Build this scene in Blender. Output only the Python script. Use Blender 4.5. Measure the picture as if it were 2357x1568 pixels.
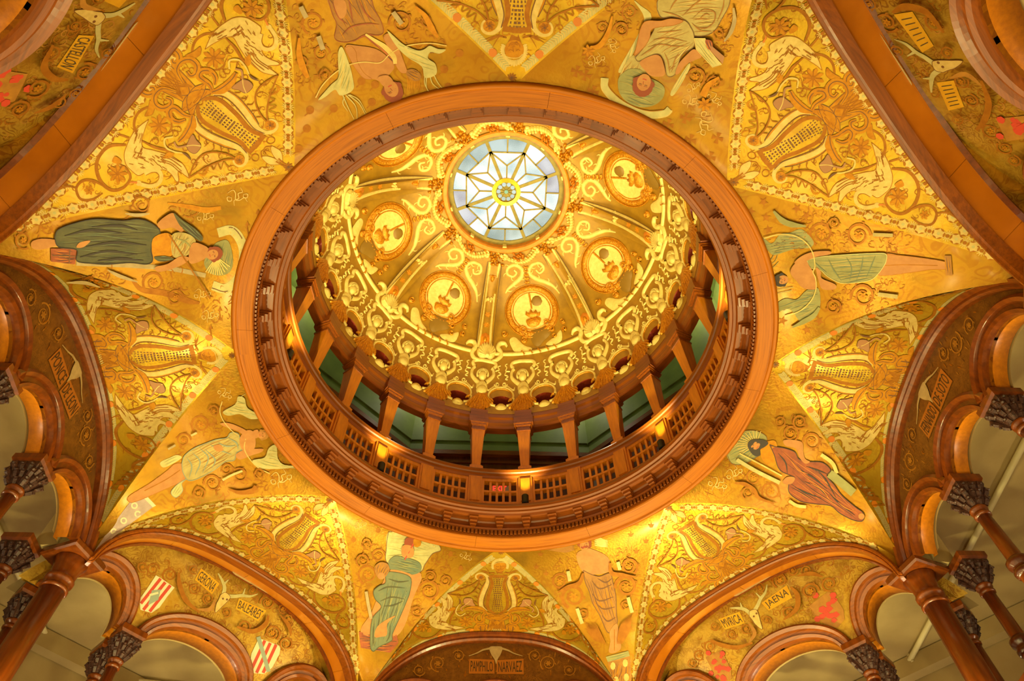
import bpy, bmesh, math, random
import numpy as np
from mathutils import Vector, Matrix
from mathutils.bvhtree import BVHTree
from mathutils.geometry import delaunay_2d_cdt

for _o in list(bpy.data.objects):
    bpy.data.objects.remove(_o, do_unlink=True)
random.seed(7)
rng = np.random.default_rng(7)
scene = bpy.context.scene
COL = scene.collection
PI = math.pi
SC = 3.6                      # metres in one ring radius; geometry below is laid out in ring radii
ZR = 2.35 * SC + 1.6          # height of the ring above the ground floor
PW, PH = 2357, 1568

# ---------------------------------------------------------------- camera
FPX = 1685.86
PITCH, ROLL, YAW = 1.02731, -0.01058, -0.04221
EYE = np.array([-0.03847, -1.50631, -2.34996])
def _cam_axes():
    f = np.array([0, math.cos(PITCH), math.sin(PITCH)]); r = np.array([1.0, 0, 0]); u = np.cross(r, f)
    c, s = math.cos(ROLL), math.sin(ROLL)
    r2 = c * r + s * u; u2 = -s * r + c * u
    cy, sy = math.cos(YAW), math.sin(YAW)
    Rz = np.array([[cy, -sy, 0], [sy, cy, 0], [0, 0, 1]])
    return Rz @ r2, Rz @ u2, Rz @ f
CR, CU, CF = _cam_axes()
cam_d = bpy.data.cameras.new('camera'); cam_d.sensor_width = 36.0; cam_d.sensor_fit = 'HORIZONTAL'
cam_d.lens = FPX / PW * 36.0; cam_d.clip_start = 0.05; cam_d.clip_end = 200
cam = bpy.data.objects.new('camera', cam_d); COL.objects.link(cam)
cam.matrix_world = Matrix(((CR[0], CU[0], -CF[0], EYE[0] * SC), (CR[1], CU[1], -CF[1], EYE[1] * SC),
                           (CR[2], CU[2], -CF[2], EYE[2] * SC + ZR), (0, 0, 0, 1)))
scene.camera = cam

# ---------------------------------------------------------------- world, exposure
w = bpy.data.worlds.new('sky'); scene.world = w; w.use_nodes = True
w.node_tree.nodes['Background'].inputs[0].default_value = (0.62, 0.78, 1.0, 1)
w.node_tree.nodes['Background'].inputs[1].default_value = 0.03
scene.view_settings.view_transform = 'Standard'; scene.view_settings.look = 'None'
scene.view_settings.gamma = 1.0; scene.view_settings.use_curve_mapping = False
scene.view_settings.exposure = -0.12

# ---------------------------------------------------------------- lamps (positions in ring radii)
WARM = (1.0, 0.88, 0.36)
DOMEW = (1.0, 0.91, 0.52)
def lamp_light(name, pos, power, color=WARM, size=0.12, spot=None, aim=None, parent=None, blend=0.6):
    d = bpy.data.lights.new(name, 'SPOT' if spot else 'POINT'); d.energy = power; d.color = color; d.shadow_soft_size = size
    o = bpy.data.objects.new(name, d); COL.objects.link(o)
    o.location = Vector((pos[0] * SC, pos[1] * SC, pos[2] * SC + ZR))
    if spot:
        d.spot_size = spot; d.spot_blend = blend
        v = Vector(aim) - Vector(pos); o.rotation_euler = v.to_track_quat('-Z', 'Y').to_euler()
    if parent: o.parent = parent
    return o

# ---------------------------------------------------------------- materials
def lin(c):
    c = np.array(c, float) / 255.0
    return tuple(np.where(c <= 0.04045, c / 12.92, ((c + 0.055) / 1.055) ** 2.4)) + (1.0,)
MATS = {}
def mat(name, c1, c2=None, rough=0.5, metal=0.0, scale=6.0, bump=0.0, detail=4.0, mode='noise', emis=None, spec=0.5, stretch=(1, 1, 1), coat=0.0, c3=None, bscale=None, lines=None):
    if name in MATS: return MATS[name]
    m = bpy.data.materials.new(name); m.use_nodes = True; MATS[name] = m
    nt = m.node_tree; b = nt.nodes['Principled BSDF']; L = nt.links
    b.inputs['Base Color'].default_value = lin(c1); b.inputs['Roughness'].default_value = rough
    b.inputs['Metallic'].default_value = metal; b.inputs['Specular IOR Level'].default_value = spec
    if coat: b.inputs['Coat Weight'].default_value = coat; b.inputs['Coat Roughness'].default_value = 0.16
    if emis:
        b.inputs['Emission Color'].default_value = lin(emis[0]); b.inputs['Emission Strength'].default_value = emis[1]
    if c2 is None and not bump: return m
    tc = nt.nodes.new('ShaderNodeTexCoord'); mp = nt.nodes.new('ShaderNodeMapping'); mp.inputs['Scale'].default_value = stretch
    if mode == 'polar':       # grain that runs round the axis of the room
        sx = nt.nodes.new('ShaderNodeSeparateXYZ'); L.new(tc.outputs['Object'], sx.inputs[0])
        at = nt.nodes.new('ShaderNodeMath'); at.operation = 'ARCTAN2'; L.new(sx.outputs[1], at.inputs[0]); L.new(sx.outputs[0], at.inputs[1])
        ln = nt.nodes.new('ShaderNodeVectorMath'); ln.operation = 'LENGTH'
        cb0 = nt.nodes.new('ShaderNodeCombineXYZ'); L.new(sx.outputs[0], cb0.inputs[0]); L.new(sx.outputs[1], cb0.inputs[1]); L.new(cb0.outputs[0], ln.inputs[0])
        cb = nt.nodes.new('ShaderNodeCombineXYZ'); L.new(ln.outputs['Value'], cb.inputs[0]); L.new(at.outputs[0], cb.inputs[1]); L.new(sx.outputs[2], cb.inputs[2])
        L.new(cb.outputs[0], mp.inputs['Vector'])
    else:
        L.new(tc.outputs['Object'], mp.inputs['Vector'])
    n = nt.nodes.new('ShaderNodeTexNoise'); n.inputs['Scale'].default_value = scale; n.inputs['Detail'].default_value = detail
    n.inputs['Roughness'].default_value = 0.6
    L.new(mp.outputs[0], n.inputs['Vector'])
    if c2 is not None:
        r = nt.nodes.new('ShaderNodeValToRGB'); L.new(n.outputs['Fac'], r.inputs[0])
        r.color_ramp.elements[0].position = 0.32; r.color_ramp.elements[1].position = 0.68
        r.color_ramp.elements[0].color = lin(c1); r.color_ramp.elements[1].color = lin(c2)
        if c3 is not None:
            e = r.color_ramp.elements.new(0.5); e.color = lin(c3)
        src = r.outputs[0]
        if lines:      # faint worn scrollwork: warped cell edges in a second paint colour
            lc, ls, lf = lines
            wn = nt.nodes.new('ShaderNodeTexNoise'); wn.inputs['Scale'].default_value = ls * 0.9; wn.inputs['Detail'].default_value = 1.0; L.new(mp.outputs[0], wn.inputs['Vector'])
            vm = nt.nodes.new('ShaderNodeVectorMath'); vm.operation = 'MULTIPLY_ADD'; vm.inputs[1].default_value = (0.55,) * 3; L.new(wn.outputs['Color'], vm.inputs[0]); L.new(mp.outputs[0], vm.inputs[2])
            vo = nt.nodes.new('ShaderNodeTexVoronoi'); vo.feature = 'F1'; vo.inputs['Scale'].default_value = ls; L.new(vm.outputs[0], vo.inputs['Vector'])
            sn = nt.nodes.new('ShaderNodeMath'); sn.operation = 'MULTIPLY'; sn.inputs[1].default_value = 22.0; L.new(vo.outputs['Distance'], sn.inputs[0])
            s2 = nt.nodes.new('ShaderNodeMath'); s2.operation = 'SINE'; L.new(sn.outputs[0], s2.inputs[0])
            mr = nt.nodes.new('ShaderNodeMapRange'); mr.inputs[1].default_value = 0.25; mr.inputs[2].default_value = 0.75; mr.inputs[3].default_value = 0.0; mr.inputs[4].default_value = lf; L.new(s2.outputs[0], mr.inputs[0])
            wm = nt.nodes.new('ShaderNodeTexNoise'); wm.inputs['Scale'].default_value = 1.7; L.new(mp.outputs[0], wm.inputs['Vector'])
            m2 = nt.nodes.new('ShaderNodeMapRange'); m2.inputs[1].default_value = 0.35; m2.inputs[2].default_value = 0.6; L.new(wm.outputs['Fac'], m2.inputs[0])
            mm = nt.nodes.new('ShaderNodeMath'); mm.operation = 'MULTIPLY'; L.new(mr.outputs[0], mm.inputs[0]); L.new(m2.outputs[0], mm.inputs[1])
            mx = nt.nodes.new('ShaderNodeMix'); mx.data_type = 'RGBA'; L.new(mm.outputs[0], mx.inputs['Factor']); L.new(src, mx.inputs['A']); mx.inputs['B'].default_value = lin(lc); src = mx.outputs['Result']
        L.new(src, b.inputs['Base Color'])
    if bump:
        n2 = n
        if bscale:
            n2 = nt.nodes.new('ShaderNodeTexNoise'); n2.inputs['Scale'].default_value = bscale; n2.inputs['Detail'].default_value = 3; L.new(mp.outputs[0], n2.inputs['Vector'])
        bp = nt.nodes.new('ShaderNodeBump'); bp.inputs['Strength'].default_value = bump; bp.inputs['Distance'].default_value = 0.02
        L.new(n2.outputs['Fac'], bp.inputs['Height']); L.new(bp.outputs[0], b.inputs['Normal'])
    return m
GL = dict(rough=0.36, metal=0.6, spec=0.25, coat=0.10, bump=0.12, bscale=30.0)
mat('gold_lunette', (204, 156, 28), (172, 132, 28), scale=2.2, c3=(190, 150, 38), lines=((166, 102, 22), 4.2, 0.32), **GL)
mat('gold_pendentive', (160, 108, 16), (138, 100, 22), scale=1.6, c3=(166, 118, 22), lines=((138, 78, 16), 3.4, 0.45), **GL)
mat('gold_tympanum', (168, 120, 24), (142, 100, 24), scale=4.0, c3=(178, 138, 46), lines=((128, 76, 18), 5.5, 0.75), **GL)
mat('brown_tympanum', (104, 62, 14), (134, 86, 22), scale=9.0, rough=0.45, metal=0.25, bump=0.1, lines=((80, 44, 8), 7.0, 0.6))
mat('oak_ring', (198, 114, 8), (158, 86, 4), scale=7.0, mode='polar', stretch=(9, 0.7, 3), rough=0.42, spec=0.3, c3=(188, 106, 7))
mat('oak_varnish', (154, 78, 8), (114, 54, 5), scale=5.0, mode='polar', stretch=(6, 1.0, 6), rough=0.36, coat=0.06)
mat('oak_dark', (92, 40, 12), (66, 26, 8), scale=7.0, rough=0.3, coat=0.4)
mat('oak_light', (218, 130, 14), (188, 106, 10), scale=3.0, stretch=(6, 6, 0.8), rough=0.38, coat=0.05)
mat('oak_soffit', (206, 118, 20), (178, 98, 12), scale=1.2, rough=0.28, coat=0.5)
mat('mahogany', (128, 60, 8), (92, 40, 5), scale=3.0, stretch=(5, 5, 0.7), rough=0.3, coat=0.18)
mat('capital_dark', (84, 50, 38), (48, 28, 26), scale=30, rough=0.4, bump=0.6)
mat('dome_ground', (176, 130, 22), (152, 110, 20), scale=5.0, rough=0.42, metal=0.3, bump=0.08)
mat('dome_cream', (232, 208, 112), (214, 184, 84), scale=14.0, rough=0.5, metal=0.1, bump=0.25)
mat('dome_gold', (226, 156, 20), (176, 108, 10), scale=26.0, rough=0.32, metal=0.45, bump=0.9)
mat('dome_olive', (140, 104, 26), rough=0.5, metal=0.2)
mat('dome_line', (120, 84, 22), rough=0.6)
mat('green_paint', (120, 138, 62), (108, 124, 54), scale=3.0, rough=0.6)
mat('beige_plaster', (178, 152, 100), (166, 140, 88), scale=1.5, rough=0.8)
mat('beige_pipe', (206, 188, 140), rough=0.5)
mat('stone_floor', (150, 120, 84), (120, 92, 62), scale=4.0, rough=0.4)
mat('red_brown', (150, 52, 16), (118, 38, 12), scale=6, rough=0.4)
mat('black_metal', (18, 18, 20), rough=0.4, metal=0.4)
mat('lead_frame', (150, 130, 46), (120, 104, 36), scale=8, rough=0.5, metal=0.3)
mat('brass', (214, 160, 40), rough=0.25, metal=0.8)
mat('dome_amber', (224, 142, 22), (200, 118, 18), scale=10, rough=0.4, metal=0.2)
mat('exit_red', (255, 40, 30), emis=((255, 30, 20), 6.0))
mat('fill_glass', (255, 236, 200), emis=((255, 220, 160), 3.0))  # glow of the added fill globes and shades
mat('sign_white', (190, 190, 180), rough=0.5)
PT = dict(rough=0.42, metal=0.4, spec=0.25)
mat('p_brown', (146, 86, 14), (166, 104, 22), scale=12, **PT)
mat('p_dark', (112, 66, 20), rough=0.45, metal=0.15)
mat('p_orange', (194, 130, 20), (172, 106, 12), scale=14, **PT)
mat('p_bright', (208, 118, 20), rough=0.45, metal=0.15)
mat('p_cream', (216, 186, 112), (194, 162, 90), scale=14, **PT)
mat('p_pale', (196, 182, 122), (176, 162, 104), scale=10, **PT)
mat('p_pink', (168, 114, 68), rough=0.45, metal=0.2)
mat('p_skin', (196, 132, 62), (180, 114, 48), scale=8, rough=0.5, metal=0.1)
mat('p_green', (70, 68, 38), (92, 86, 44), scale=6, rough=0.5, metal=0.1)
mat('p_teal', (98, 112, 86), (122, 124, 84), scale=6, rough=0.5, metal=0.1)
mat('p_sage', (156, 150, 90), (140, 132, 72), scale=8, rough=0.5, metal=0.15)
mat('p_robe', (190, 168, 98), (168, 144, 76), scale=8, rough=0.5, metal=0.15)
mat('p_rust', (168, 80, 20), (130, 54, 16), scale=8, rough=0.5, metal=0.1)
mat('p_ochre', (176, 118, 30), (150, 96, 24), scale=8, rough=0.5, metal=0.15)
mat('p_hair', (146, 62, 20), rough=0.6)
mat('p_black', (58, 46, 40), rough=0.6)
mat('p_white', (214, 200, 160), rough=0.5)
mat('p_red', (188, 56, 28), rough=0.5)
mat('p_grey', (140, 150, 130), rough=0.5)
mat('p_lavender', (190, 164, 112), (166, 140, 92), scale=10, rough=0.5)
mat('p_bluish_lit', (186, 160, 150), (164, 138, 132), scale=10, rough=0.5)
mat('p_sign', (216, 160, 34), (200, 142, 26), scale=6, **PT)
mat('p_sign_brown', (170, 100, 24), rough=0.5, metal=0.1)  # browner plaque paint for the even sides
mat('p_ink', (62, 44, 16), rough=0.6)

# ---------------------------------------------------------------- mesh helpers (all coordinates in ring radii)
def to_m(V, loc=None):
    V = np.asarray(V, float).reshape(-1, 3) * SC
    if loc is None: V = V + np.array([0, 0, ZR])
    return V
def mesh_of(name, V, F, mats, fm=None, smooth=False, local=False):
    me = bpy.data.meshes.new(name)
    V = np.asarray(V, float).reshape(-1, 3) * SC
    if not local: V = V + np.array([0, 0, ZR])
    me.from_pydata(V.tolist(), [], [tuple(int(i) for i in f) for f in F])
    if isinstance(mats, str): mats = [mats]
    for mm in mats: me.materials.append(MATS[mm])
    if fm is not None: me.polygons.foreach_set('material_index', np.asarray(fm, dtype=np.int32))
    if smooth: me.polygons.foreach_set('use_smooth', [True] * len(me.polygons))
    me.update()
    if local: me['local'] = 1
    return me
def link(name, me, parent=None, rz=0.0, loc=None):
    o = bpy.data.objects.new(name, me); COL.objects.link(o)
    if rz: o.rotation_euler.z = rz
    if loc is not None: o.location = loc
    if parent:
        o.parent = parent
        if parent.data is None and (me is None or 'local' not in me):      # world-space mesh under an Empty that stands at the thing's base
            o.matrix_parent_inverse = Matrix.LocRotScale(parent.location, parent.rotation_euler, None).inverted()
    return o
def mk(name, V, F, mats, parent=None, fm=None, smooth=False, **kw):
    return link(name, mesh_of(name, V, F, mats, fm, smooth), parent, **kw)
def tag(o, label, cat, group=None, kind=None):
    o['label'] = label; o['category'] = cat
    if group: o['group'] = group
    if kind: o['kind'] = kind
    return o
def empty(name, pos=(0, 0, 0), rz=0.0):
    o = bpy.data.objects.new(name, None); COL.objects.link(o); o.empty_display_size = 0.1
    o.location = (pos[0] * SC, pos[1] * SC, pos[2] * SC + ZR); o.rotation_euler.z = rz
    return o
class MB:
    def __init__(s): s.V = []; s.F = []; s.M = []; s.n = 0
    def add(s, V, F, m=0):
        V = np.asarray(V, float).reshape(-1, 3); s.V.append(V)
        s.F += [tuple(i + s.n for i in f) for f in F]; s.M += [m] * len(F); s.n += len(V); return s
    def box(s, x0, x1, y0, y1, z0, z1, m=0):
        V = [(x, y, z) for z in (z0, z1) for y in (y0, y1) for x in (x0, x1)]
        return s.add(V, [(0, 2, 3, 1), (4, 5, 7, 6), (0, 1, 5, 4), (2, 6, 7, 3), (0, 4, 6, 2), (1, 3, 7, 5)], m)
    def frustum(s, prof, sq=True, n=4, cx=0, cy=0, m=0, rot=PI / 4):
        """stack of regular n-gons: prof = [(half size, z)]"""
        k = math.sqrt(2) if (sq and n == 4) else 1.0
        V = []; F = []
        for (h, z) in prof:
            for i in range(n):
                a = rot + 2 * PI * i / n; V.append((cx + h * k * math.cos(a), cy + h * k * math.sin(a), z))
        for j in range(len(prof) - 1):
            for i in range(n):
                i2 = (i + 1) % n; F.append((j * n + i, j * n + i2, (j + 1) * n + i2, (j + 1) * n + i))
        F.append(tuple(range(n))[::-1]); F.append(tuple((len(prof) - 1) * n + i for i in range(n)))
        return s.add(V, F, m)
    def lathe(s, prof, n=24, cx=0, cy=0, m=0):
        return s.frustum(prof, sq=False, n=n, cx=cx, cy=cy, m=m, rot=0)
    def out(s, name, mats, parent=None, smooth=False, local=False, **kw):
        me = mesh_of(name, np.concatenate(s.V), s.F, mats, s.M, smooth, local)
        return link(name, me, parent, **kw)
def lathe(prof, n=192, a0=0.0, a1=2 * PI, closed=True):
    full = abs(a1 - a0 - 2 * PI) < 1e-6
    th = np.linspace(a0, a1, n + (0 if full else 1), endpoint=not full)
    P = np.array(prof, float); m = len(P); V = np.zeros((len(th), m, 3))
    V[:, :, 0] = P[None, :, 0] * np.cos(th)[:, None]; V[:, :, 1] = P[None, :, 0] * np.sin(th)[:, None]; V[:, :, 2] = P[None, :, 1]
    F = []; N = len(th)
    for i in range(N if full else N - 1):
        i2 = (i + 1) % N
        for j in range(m if closed else m - 1):
            j2 = (j + 1) % m; F.append((i * m + j, i2 * m + j, i2 * m + j2, i * m + j2))
    if closed and not full:
        F.append(tuple(range(m))[::-1]); F.append(tuple((N - 1) * m + j for j in range(m)))
    return V.reshape(-1, 3), F
def rbox(r0, r1, z0, z1, ang, wd, wd2=None):
    """box standing radially at an angle; wd at r0, wd2 at r1"""
    wd2 = wd if wd2 is None else wd2
    e = np.array([math.cos(ang), math.sin(ang)]); t = np.array([-e[1], e[0]])
    V = []
    for z in (z0, z1):
        for r, ww in ((r0, wd), (r1, wd2)):
            for sg in (-1, 1):
                p = e * r + t * sg * ww / 2; V.append((p[0], p[1], z))
    return V, [(0, 2, 3, 1), (4, 5, 7, 6), (0, 1, 5, 4), (2, 6, 7, 3), (0, 4, 6, 2), (1, 3, 7, 5)]
def grid_faces(n, m):
    return [(i * m + j, (i + 1) * m + j, (i + 1) * m + j + 1, i * m + j + 1) for i in range(n - 1) for j in range(m - 1)]
def sweep(P, Nn, Dd, prof, closed_prof=True, caps=True):
    """profile (offset along Nn, offset along Dd) carried along points P"""
    P = np.asarray(P); Nn = np.asarray(Nn); Dd = np.asarray(Dd); m = len(prof); n = len(P)
    V = np.zeros((n, m, 3))
    for j, (a, b) in enumerate(prof): V[:, j] = P + Nn * a + Dd * b
    F = []
    for i in range(n - 1):
        for j in range(m if closed_prof else m - 1):
            j2 = (j + 1) % m; F.append((i * m + j, (i + 1) * m + j, (i + 1) * m + j2, i * m + j2))
    if closed_prof and caps:
        F.append(tuple(range(m))[::-1]); F.append(tuple((n - 1) * m + j for j in range(m)))
    return V.reshape(-1, 3), F
def tube(P, r, n=8, taper=None):
    P = np.asarray(P, float); V = []; N = len(P)
    T = np.gradient(P, axis=0); T /= np.linalg.norm(T, axis=1)[:, None] + 1e-12
    up = np.array([0, 0, 1.0]) if abs(T[0][2]) < 0.9 else np.array([1.0, 0, 0])
    F = []
    for i in range(N):
        a = np.cross(T[i], up); a /= np.linalg.norm(a) + 1e-12; b = np.cross(T[i], a)
        rr = r if taper is None else r * taper[i]
        for k in range(n):
            th = 2 * PI * k / n; V.append(P[i] + rr * (math.cos(th) * a + math.sin(th) * b))
    for i in range(N - 1):
        for k in range(n):
            k2 = (k + 1) % n; F.append((i * n + k, i * n + k2, (i + 1) * n + k2, (i + 1) * n + k))
    F.append(tuple(range(n))[::-1]); F.append(tuple((N - 1) * n + k for k in range(n)))
    return np.array(V), F

# ---------------------------------------------------------------- the plan: eight sides, side 4 ahead, 2 left, 6 right, 0 behind
def sang(k): return math.radians(90 + (4 - k) * 45.0)
def sdir(k): a = sang(k); return np.array([math.cos(a), math.sin(a)])
RC, ZC, DPHI = 1.6557, -0.4365, -0.8726
GQ = {0: (1.0122, 2.2852, 0.951, 0.012, 0.0012), 1: (1.011, 1.5995, 1.5935, -0.0146, -0.0072)}
AQ = {1: (1.4898, 0.6347, -0.5267, -0.1164, 2.5386, 2.3896), 0: (1.5256, 0.6735, -0.7224, -0.0647, 2.5019, 1.8609)}
def corner_off(k): return (22.5 + DPHI) / 45 if k % 2 == 0 else (22.5 - DPHI) / 45
def groin(k, sg, t):
    t = np.atleast_1d(np.asarray(t, float)); ra, en, em, bow, wz = GQ[k % 2]
    A = sdir(k) * ra; C = sdir(k + corner_off(k) * sg) * RC
    P = C[None] * (1 - t)[:, None] + A[None] * t[:, None]
    d = A - C; nr = np.array([-d[1], d[0]]) / np.linalg.norm(d)
    if nr @ sdir(k) < 0: nr = -nr
    P = P + nr[None] * (bow * 4 * t * (1 - t))[:, None]
    z = ZC + (wz - ZC) * (1 - (1 - t) ** en) ** (1 / em)
    return np.c_[P, z]
def side_frame(k):
    d = sdir(k); return np.array([d[0], d[1], 0.0]), np.array([-d[1], d[0], 0.0])
def arch_xz(k, x, q=None):
    a, wd, zc, zt, n, m = q or AQ[k % 2]
    return zc + (zt - zc) * np.maximum(0, 1 - np.abs(np.asarray(x) / wd) ** n) ** (1 / m)
ARCH_W = {0: 0.6105, 1: 0.6347}
def arch_pt(k, u):
    """u in -1..1 from spring to spring (u<0: lower angle side)"""
    u = np.atleast_1d(np.asarray(u, float)); D, T = side_frame(k); q = AQ[k % 2]
    x = np.clip(u, -1, 1) * ARCH_W[k % 2] * 0.9995; z = arch_xz(k, x)
    return D[None] * q[0] + T[None] * x[:, None] + np.array([0, 0, 1.0])[None] * np.maximum(z, ZC - 0.03)[:, None]
def lun(k, u, r):
    u = np.atleast_1d(np.asarray(u, float)); r = np.atleast_1d(np.asarray(r, float))
    a = arch_pt(k, u); g = np.where((u < 0)[:, None], groin(k, 1, 1 - np.abs(u)), groin(k, -1, 1 - np.abs(u)))
    return a * (1 - r)[:, None] + g * r[:, None]
def pend(k, t, q):
    """between side k (its sg=+1 groin) and side k+1 (its sg=-1 groin)"""
    a = groin(k, 1, t); b = groin(k + 1, -1, t)
    ra = np.hypot(a[:, 0], a[:, 1]); rb = np.hypot(b[:, 0], b[:, 1])
    ta = np.arctan2(a[:, 1], a[:, 0]); tb = np.arctan2(b[:, 1], b[:, 0]); tb = ta + (tb - ta + PI) % (2 * PI) - PI
    r = ra * (1 - q) + rb * q; th = ta * (1 - q) + tb * q; z = a[:, 2] * (1 - q) + b[:, 2] * q
    return np.c_[r * np.cos(th), r * np.sin(th), z]
# tympanum walls
def tym_a(k, z):
    z = np.asarray(z, float)
    if k % 2 == 0: return 1.545 + 0 * z
    s = np.clip((-0.10 - z) / 0.34, 0.0, 1.0); return 1.597 + 0.205 * s
def tym_scale(k, z):
    z = np.asarray(z, float)
    if k % 2 == 0: return 1.0 + 0 * z
    return 1.0 + 0.19 * np.clip((-0.10 - z) / 0.34, 0, 1.0)
def tym_pt(k, x, z, d=0.0):
    D, T = side_frame(k); x = np.atleast_1d(np.asarray(x, float)); z = np.atleast_1d(np.asarray(z, float))
    a = tym_a(k, z) + d
    return D[None] * a[:, None] + T[None] * x[:, None] + np.array([0, 0, 1.0])[None] * z[:, None]
SMALL = {0: dict(arcs=[(0.3584, 0.2165, 0.2165), (0.0, 0.2165, 0.2165), (-0.3584, 0.2165, 0.2165)], z0=-0.518, W=0.0605, zs=-0.44, col=0.1792, end=0.549),
         1: dict(arcs=[(0.50, 0.192, 0.190), (0.0, 0.280, 0.155), (-0.50, 0.192, 0.190)], z0=-0.44, W=0.052, zs=-0.44, col=0.293, end=0.672)}
PLACE = {0: 'behind the camera above the top of the photo', 1: 'at the upper left', 2: 'at the left', 3: 'at the lower left', 4: 'at the bottom centre',
         5: 'at the lower right', 6: 'at the right', 7: 'at the upper right'}
PPLACE = {0: 'at the top left of the ring', 1: 'at the left above the dark arch', 2: 'at the lower left corner', 3: 'at the bottom, left of centre', 4: 'at the bottom, right of centre',
          5: 'at the lower right corner', 6: 'at the right above the dark arch', 7: 'at the top right of the ring'}

# ================================================================ STRUCTURE
# ---------------------------------------------------------------- vault: 8 lunettes and 8 pendentives
BV = {}
LUN = {}; PEN = {}
def build_vault():
    nu, nr = 61, 13
    v = np.linspace(-1, 1, nu); u = np.sin(PI / 2 * v)
    for k in range(8):
        U, Rr = np.meshgrid(u, np.linspace(0, 1, nr), indexing='ij')
        V = lun(k, U.ravel(), Rr.ravel()); F = grid_faces(nu, nr)
        me = mesh_of('ceiling_lunette', V, F, 'gold_lunette', smooth=True)
        o = link('ceiling_lunette', me); LUN[k] = o
        tag(o, 'gilded vault lunette painted with a lyre and swans, ' + PLACE[k], 'vault', 'lunettes of the vault', 'structure')
        BV[('l', k)] = (V, F)
        t = np.linspace(0, 1, 41) ** 1.6; q = np.linspace(0, 1, 25)
        Tt, Q = np.meshgrid(t, q, indexing='ij')
        V = pend(k, Tt.ravel(), Q.ravel()); F = grid_faces(41, 25)
        o = link('ceiling_pendentive', mesh_of('ceiling_pendentive', V, F, 'gold_pendentive', smooth=True)); PEN[k] = o
        BV[('p', k)] = (V, F)
build_vault()
PFIG = {0: 'an archer holding a bow', 1: 'a figure in a dark green dress', 2: 'an archer in a pale tunic', 3: 'a figure in a grey green gown',
        4: 'a winged figure in an ochre skirt', 5: 'a dark haired figure in a rust robe', 6: 'an archer in a sage green skirt', 7: 'a red haired figure in a pale robe'}
for k in range(8):
    tag(PEN[k], 'gilded pendentive painted with %s, %s' % (PFIG[k], PPLACE[k]), 'vault', 'pendentives of the vault', 'structure')

# ---------------------------------------------------------------- wooden ring under the gallery
ring = empty('trim_ring'); tag(ring, 'round oak cornice ring with dentils and brackets under the gallery', 'cornice', None, 'structure')
NB = 12
for i in range(NB):
    a0 = 2 * PI * i / NB + 0.11; a1 = 2 * PI * (i + 1) / NB + 0.11 - 0.0010
    V, F = lathe([(1.004, -0.012), (1.004, 0.02), (0.947, 0.02), (0.947, 0.000), (0.951, -0.004), (0.998, -0.008)], 16, a0, a1)
    mk('ring_board', V, F, 'oak_ring', ring, smooth=False)
V, F = lathe([(1.022, 0.01), (1.022, -0.010), (1.018, -0.018), (1.010, -0.020), (1.003, -0.016), (1.001, -0.006), (1.001, 0.01)]); mk('bead_moulding', V, F, 'oak_ring', ring, smooth=True)
V, F = lathe([(0.962, 0.005), (0.9455, 0.005), (0.9445, 0.012), (0.951, 0.013), (0.951, 0.041), (0.941, 0.043), (0.937, 0.050), (0.939, 0.056), (0.945, 0.060), (0.945, 0.084), (0.935, 0.093), (0.905, 0.093), (0.898, 0.096), (0.962, 0.12)])
mk('cove_moulding', V, F, 'oak_varnish', ring, smooth=False)
V, F = lathe([(0.898, 0.088), (0.893, 0.096), (0.884, 0.099), (0.882, 0.106), (0.872, 0.109), (0.868, 0.118), (0.872, 0.128), (0.876, 0.130), (0.876, 0.142), (0.886, 0.150), (0.96, 0.150), (0.96, 0.09)])
mk('nosing_moulding', V, F, 'oak_varnish', ring, smooth=False)
mb = MB(); ND = 336
for i in range(ND):
    a = 2 * PI * i / ND; V, F = rbox(0.9385, 0.955, 0.016, 0.039, a, 0.0105); mb.add(V, F)
d = mb.out('dentil', 'oak_varnish', ring); d['kind'] = 'stuff'
mb = MB()
mb.add(*rbox(0.900, 0.947, 0.078, 0.092, 0, 0.040))
mb.add(*rbox(0.910, 0.947, 0.066, 0.079, 0, 0.033)); mb.add(*rbox(0.922, 0.947, 0.055, 0.067, 0, 0.028)); mb.add(*rbox(0.932, 0.947, 0.047, 0.056, 0, 0.022))
brk = mesh_of('bracket', np.concatenate(mb.V), mb.F, 'oak_varnish')
for i in range(48): link('bracket', brk, ring, rz=math.radians(7.5 * i))

# ---------------------------------------------------------------- gallery floor, balustrade
V, F = lathe([(0.955, 0.10), (0.955, 0.149), (1.32, 0.149), (1.32, 0.10)], 96); o = mk('floor_gallery', V, F, 'oak_dark')
tag(o, 'oak floor of the upper ring gallery behind the balustrade', 'floor', None, 'structure')
bal = empty('balustrade', (0, 0, 0.15)); tag(bal, 'round oak balustrade with square lattice panels below the dome columns', 'balustrade')
def wmk(name, V, F, mats, parent, **kw):       # world-space mesh under a parent that is not at the origin
    o = mk(name, V, F, mats, parent, **kw); o.matrix_parent_inverse = Matrix.Translation(-Vector(parent.location)); return o
V, F = lathe([(0.915, 0.150), (0.915, 0.172), (0.922, 0.186), (0.930, 0.196), (0.972, 0.196), (0.972, 0.150)]); wmk('base_rail', V, F, 'oak_varnish', bal)
V, F = lathe([(0.930, 0.372), (0.922, 0.382), (0.918, 0.394), (0.912, 0.398), (0.908, 0.412), (0.914, 0.424), (0.926, 0.430), (0.985, 0.430), (0.990, 0.400), (0.972, 0.372)]); wmk('hand_rail', V, F, 'oak_varnish', bal, smooth=False)
mb = MB(); mb.add(*rbox(0.924, 0.972, 0.190, 0.376, 0, 0.066)); mb.add(*rbox(0.919, 0.930, 0.205, 0.36, 0, 0.046))
post = mesh_of('post', np.concatenate(mb.V), mb.F, 'oak_light')
def bar_mesh(V, F): return mesh_of('bar', V, F, 'oak_light')
A15 = math.radians(15); HALF = 0.033 / 0.94
inner = A15 - 2 * HALF
fr = MB()
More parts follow.
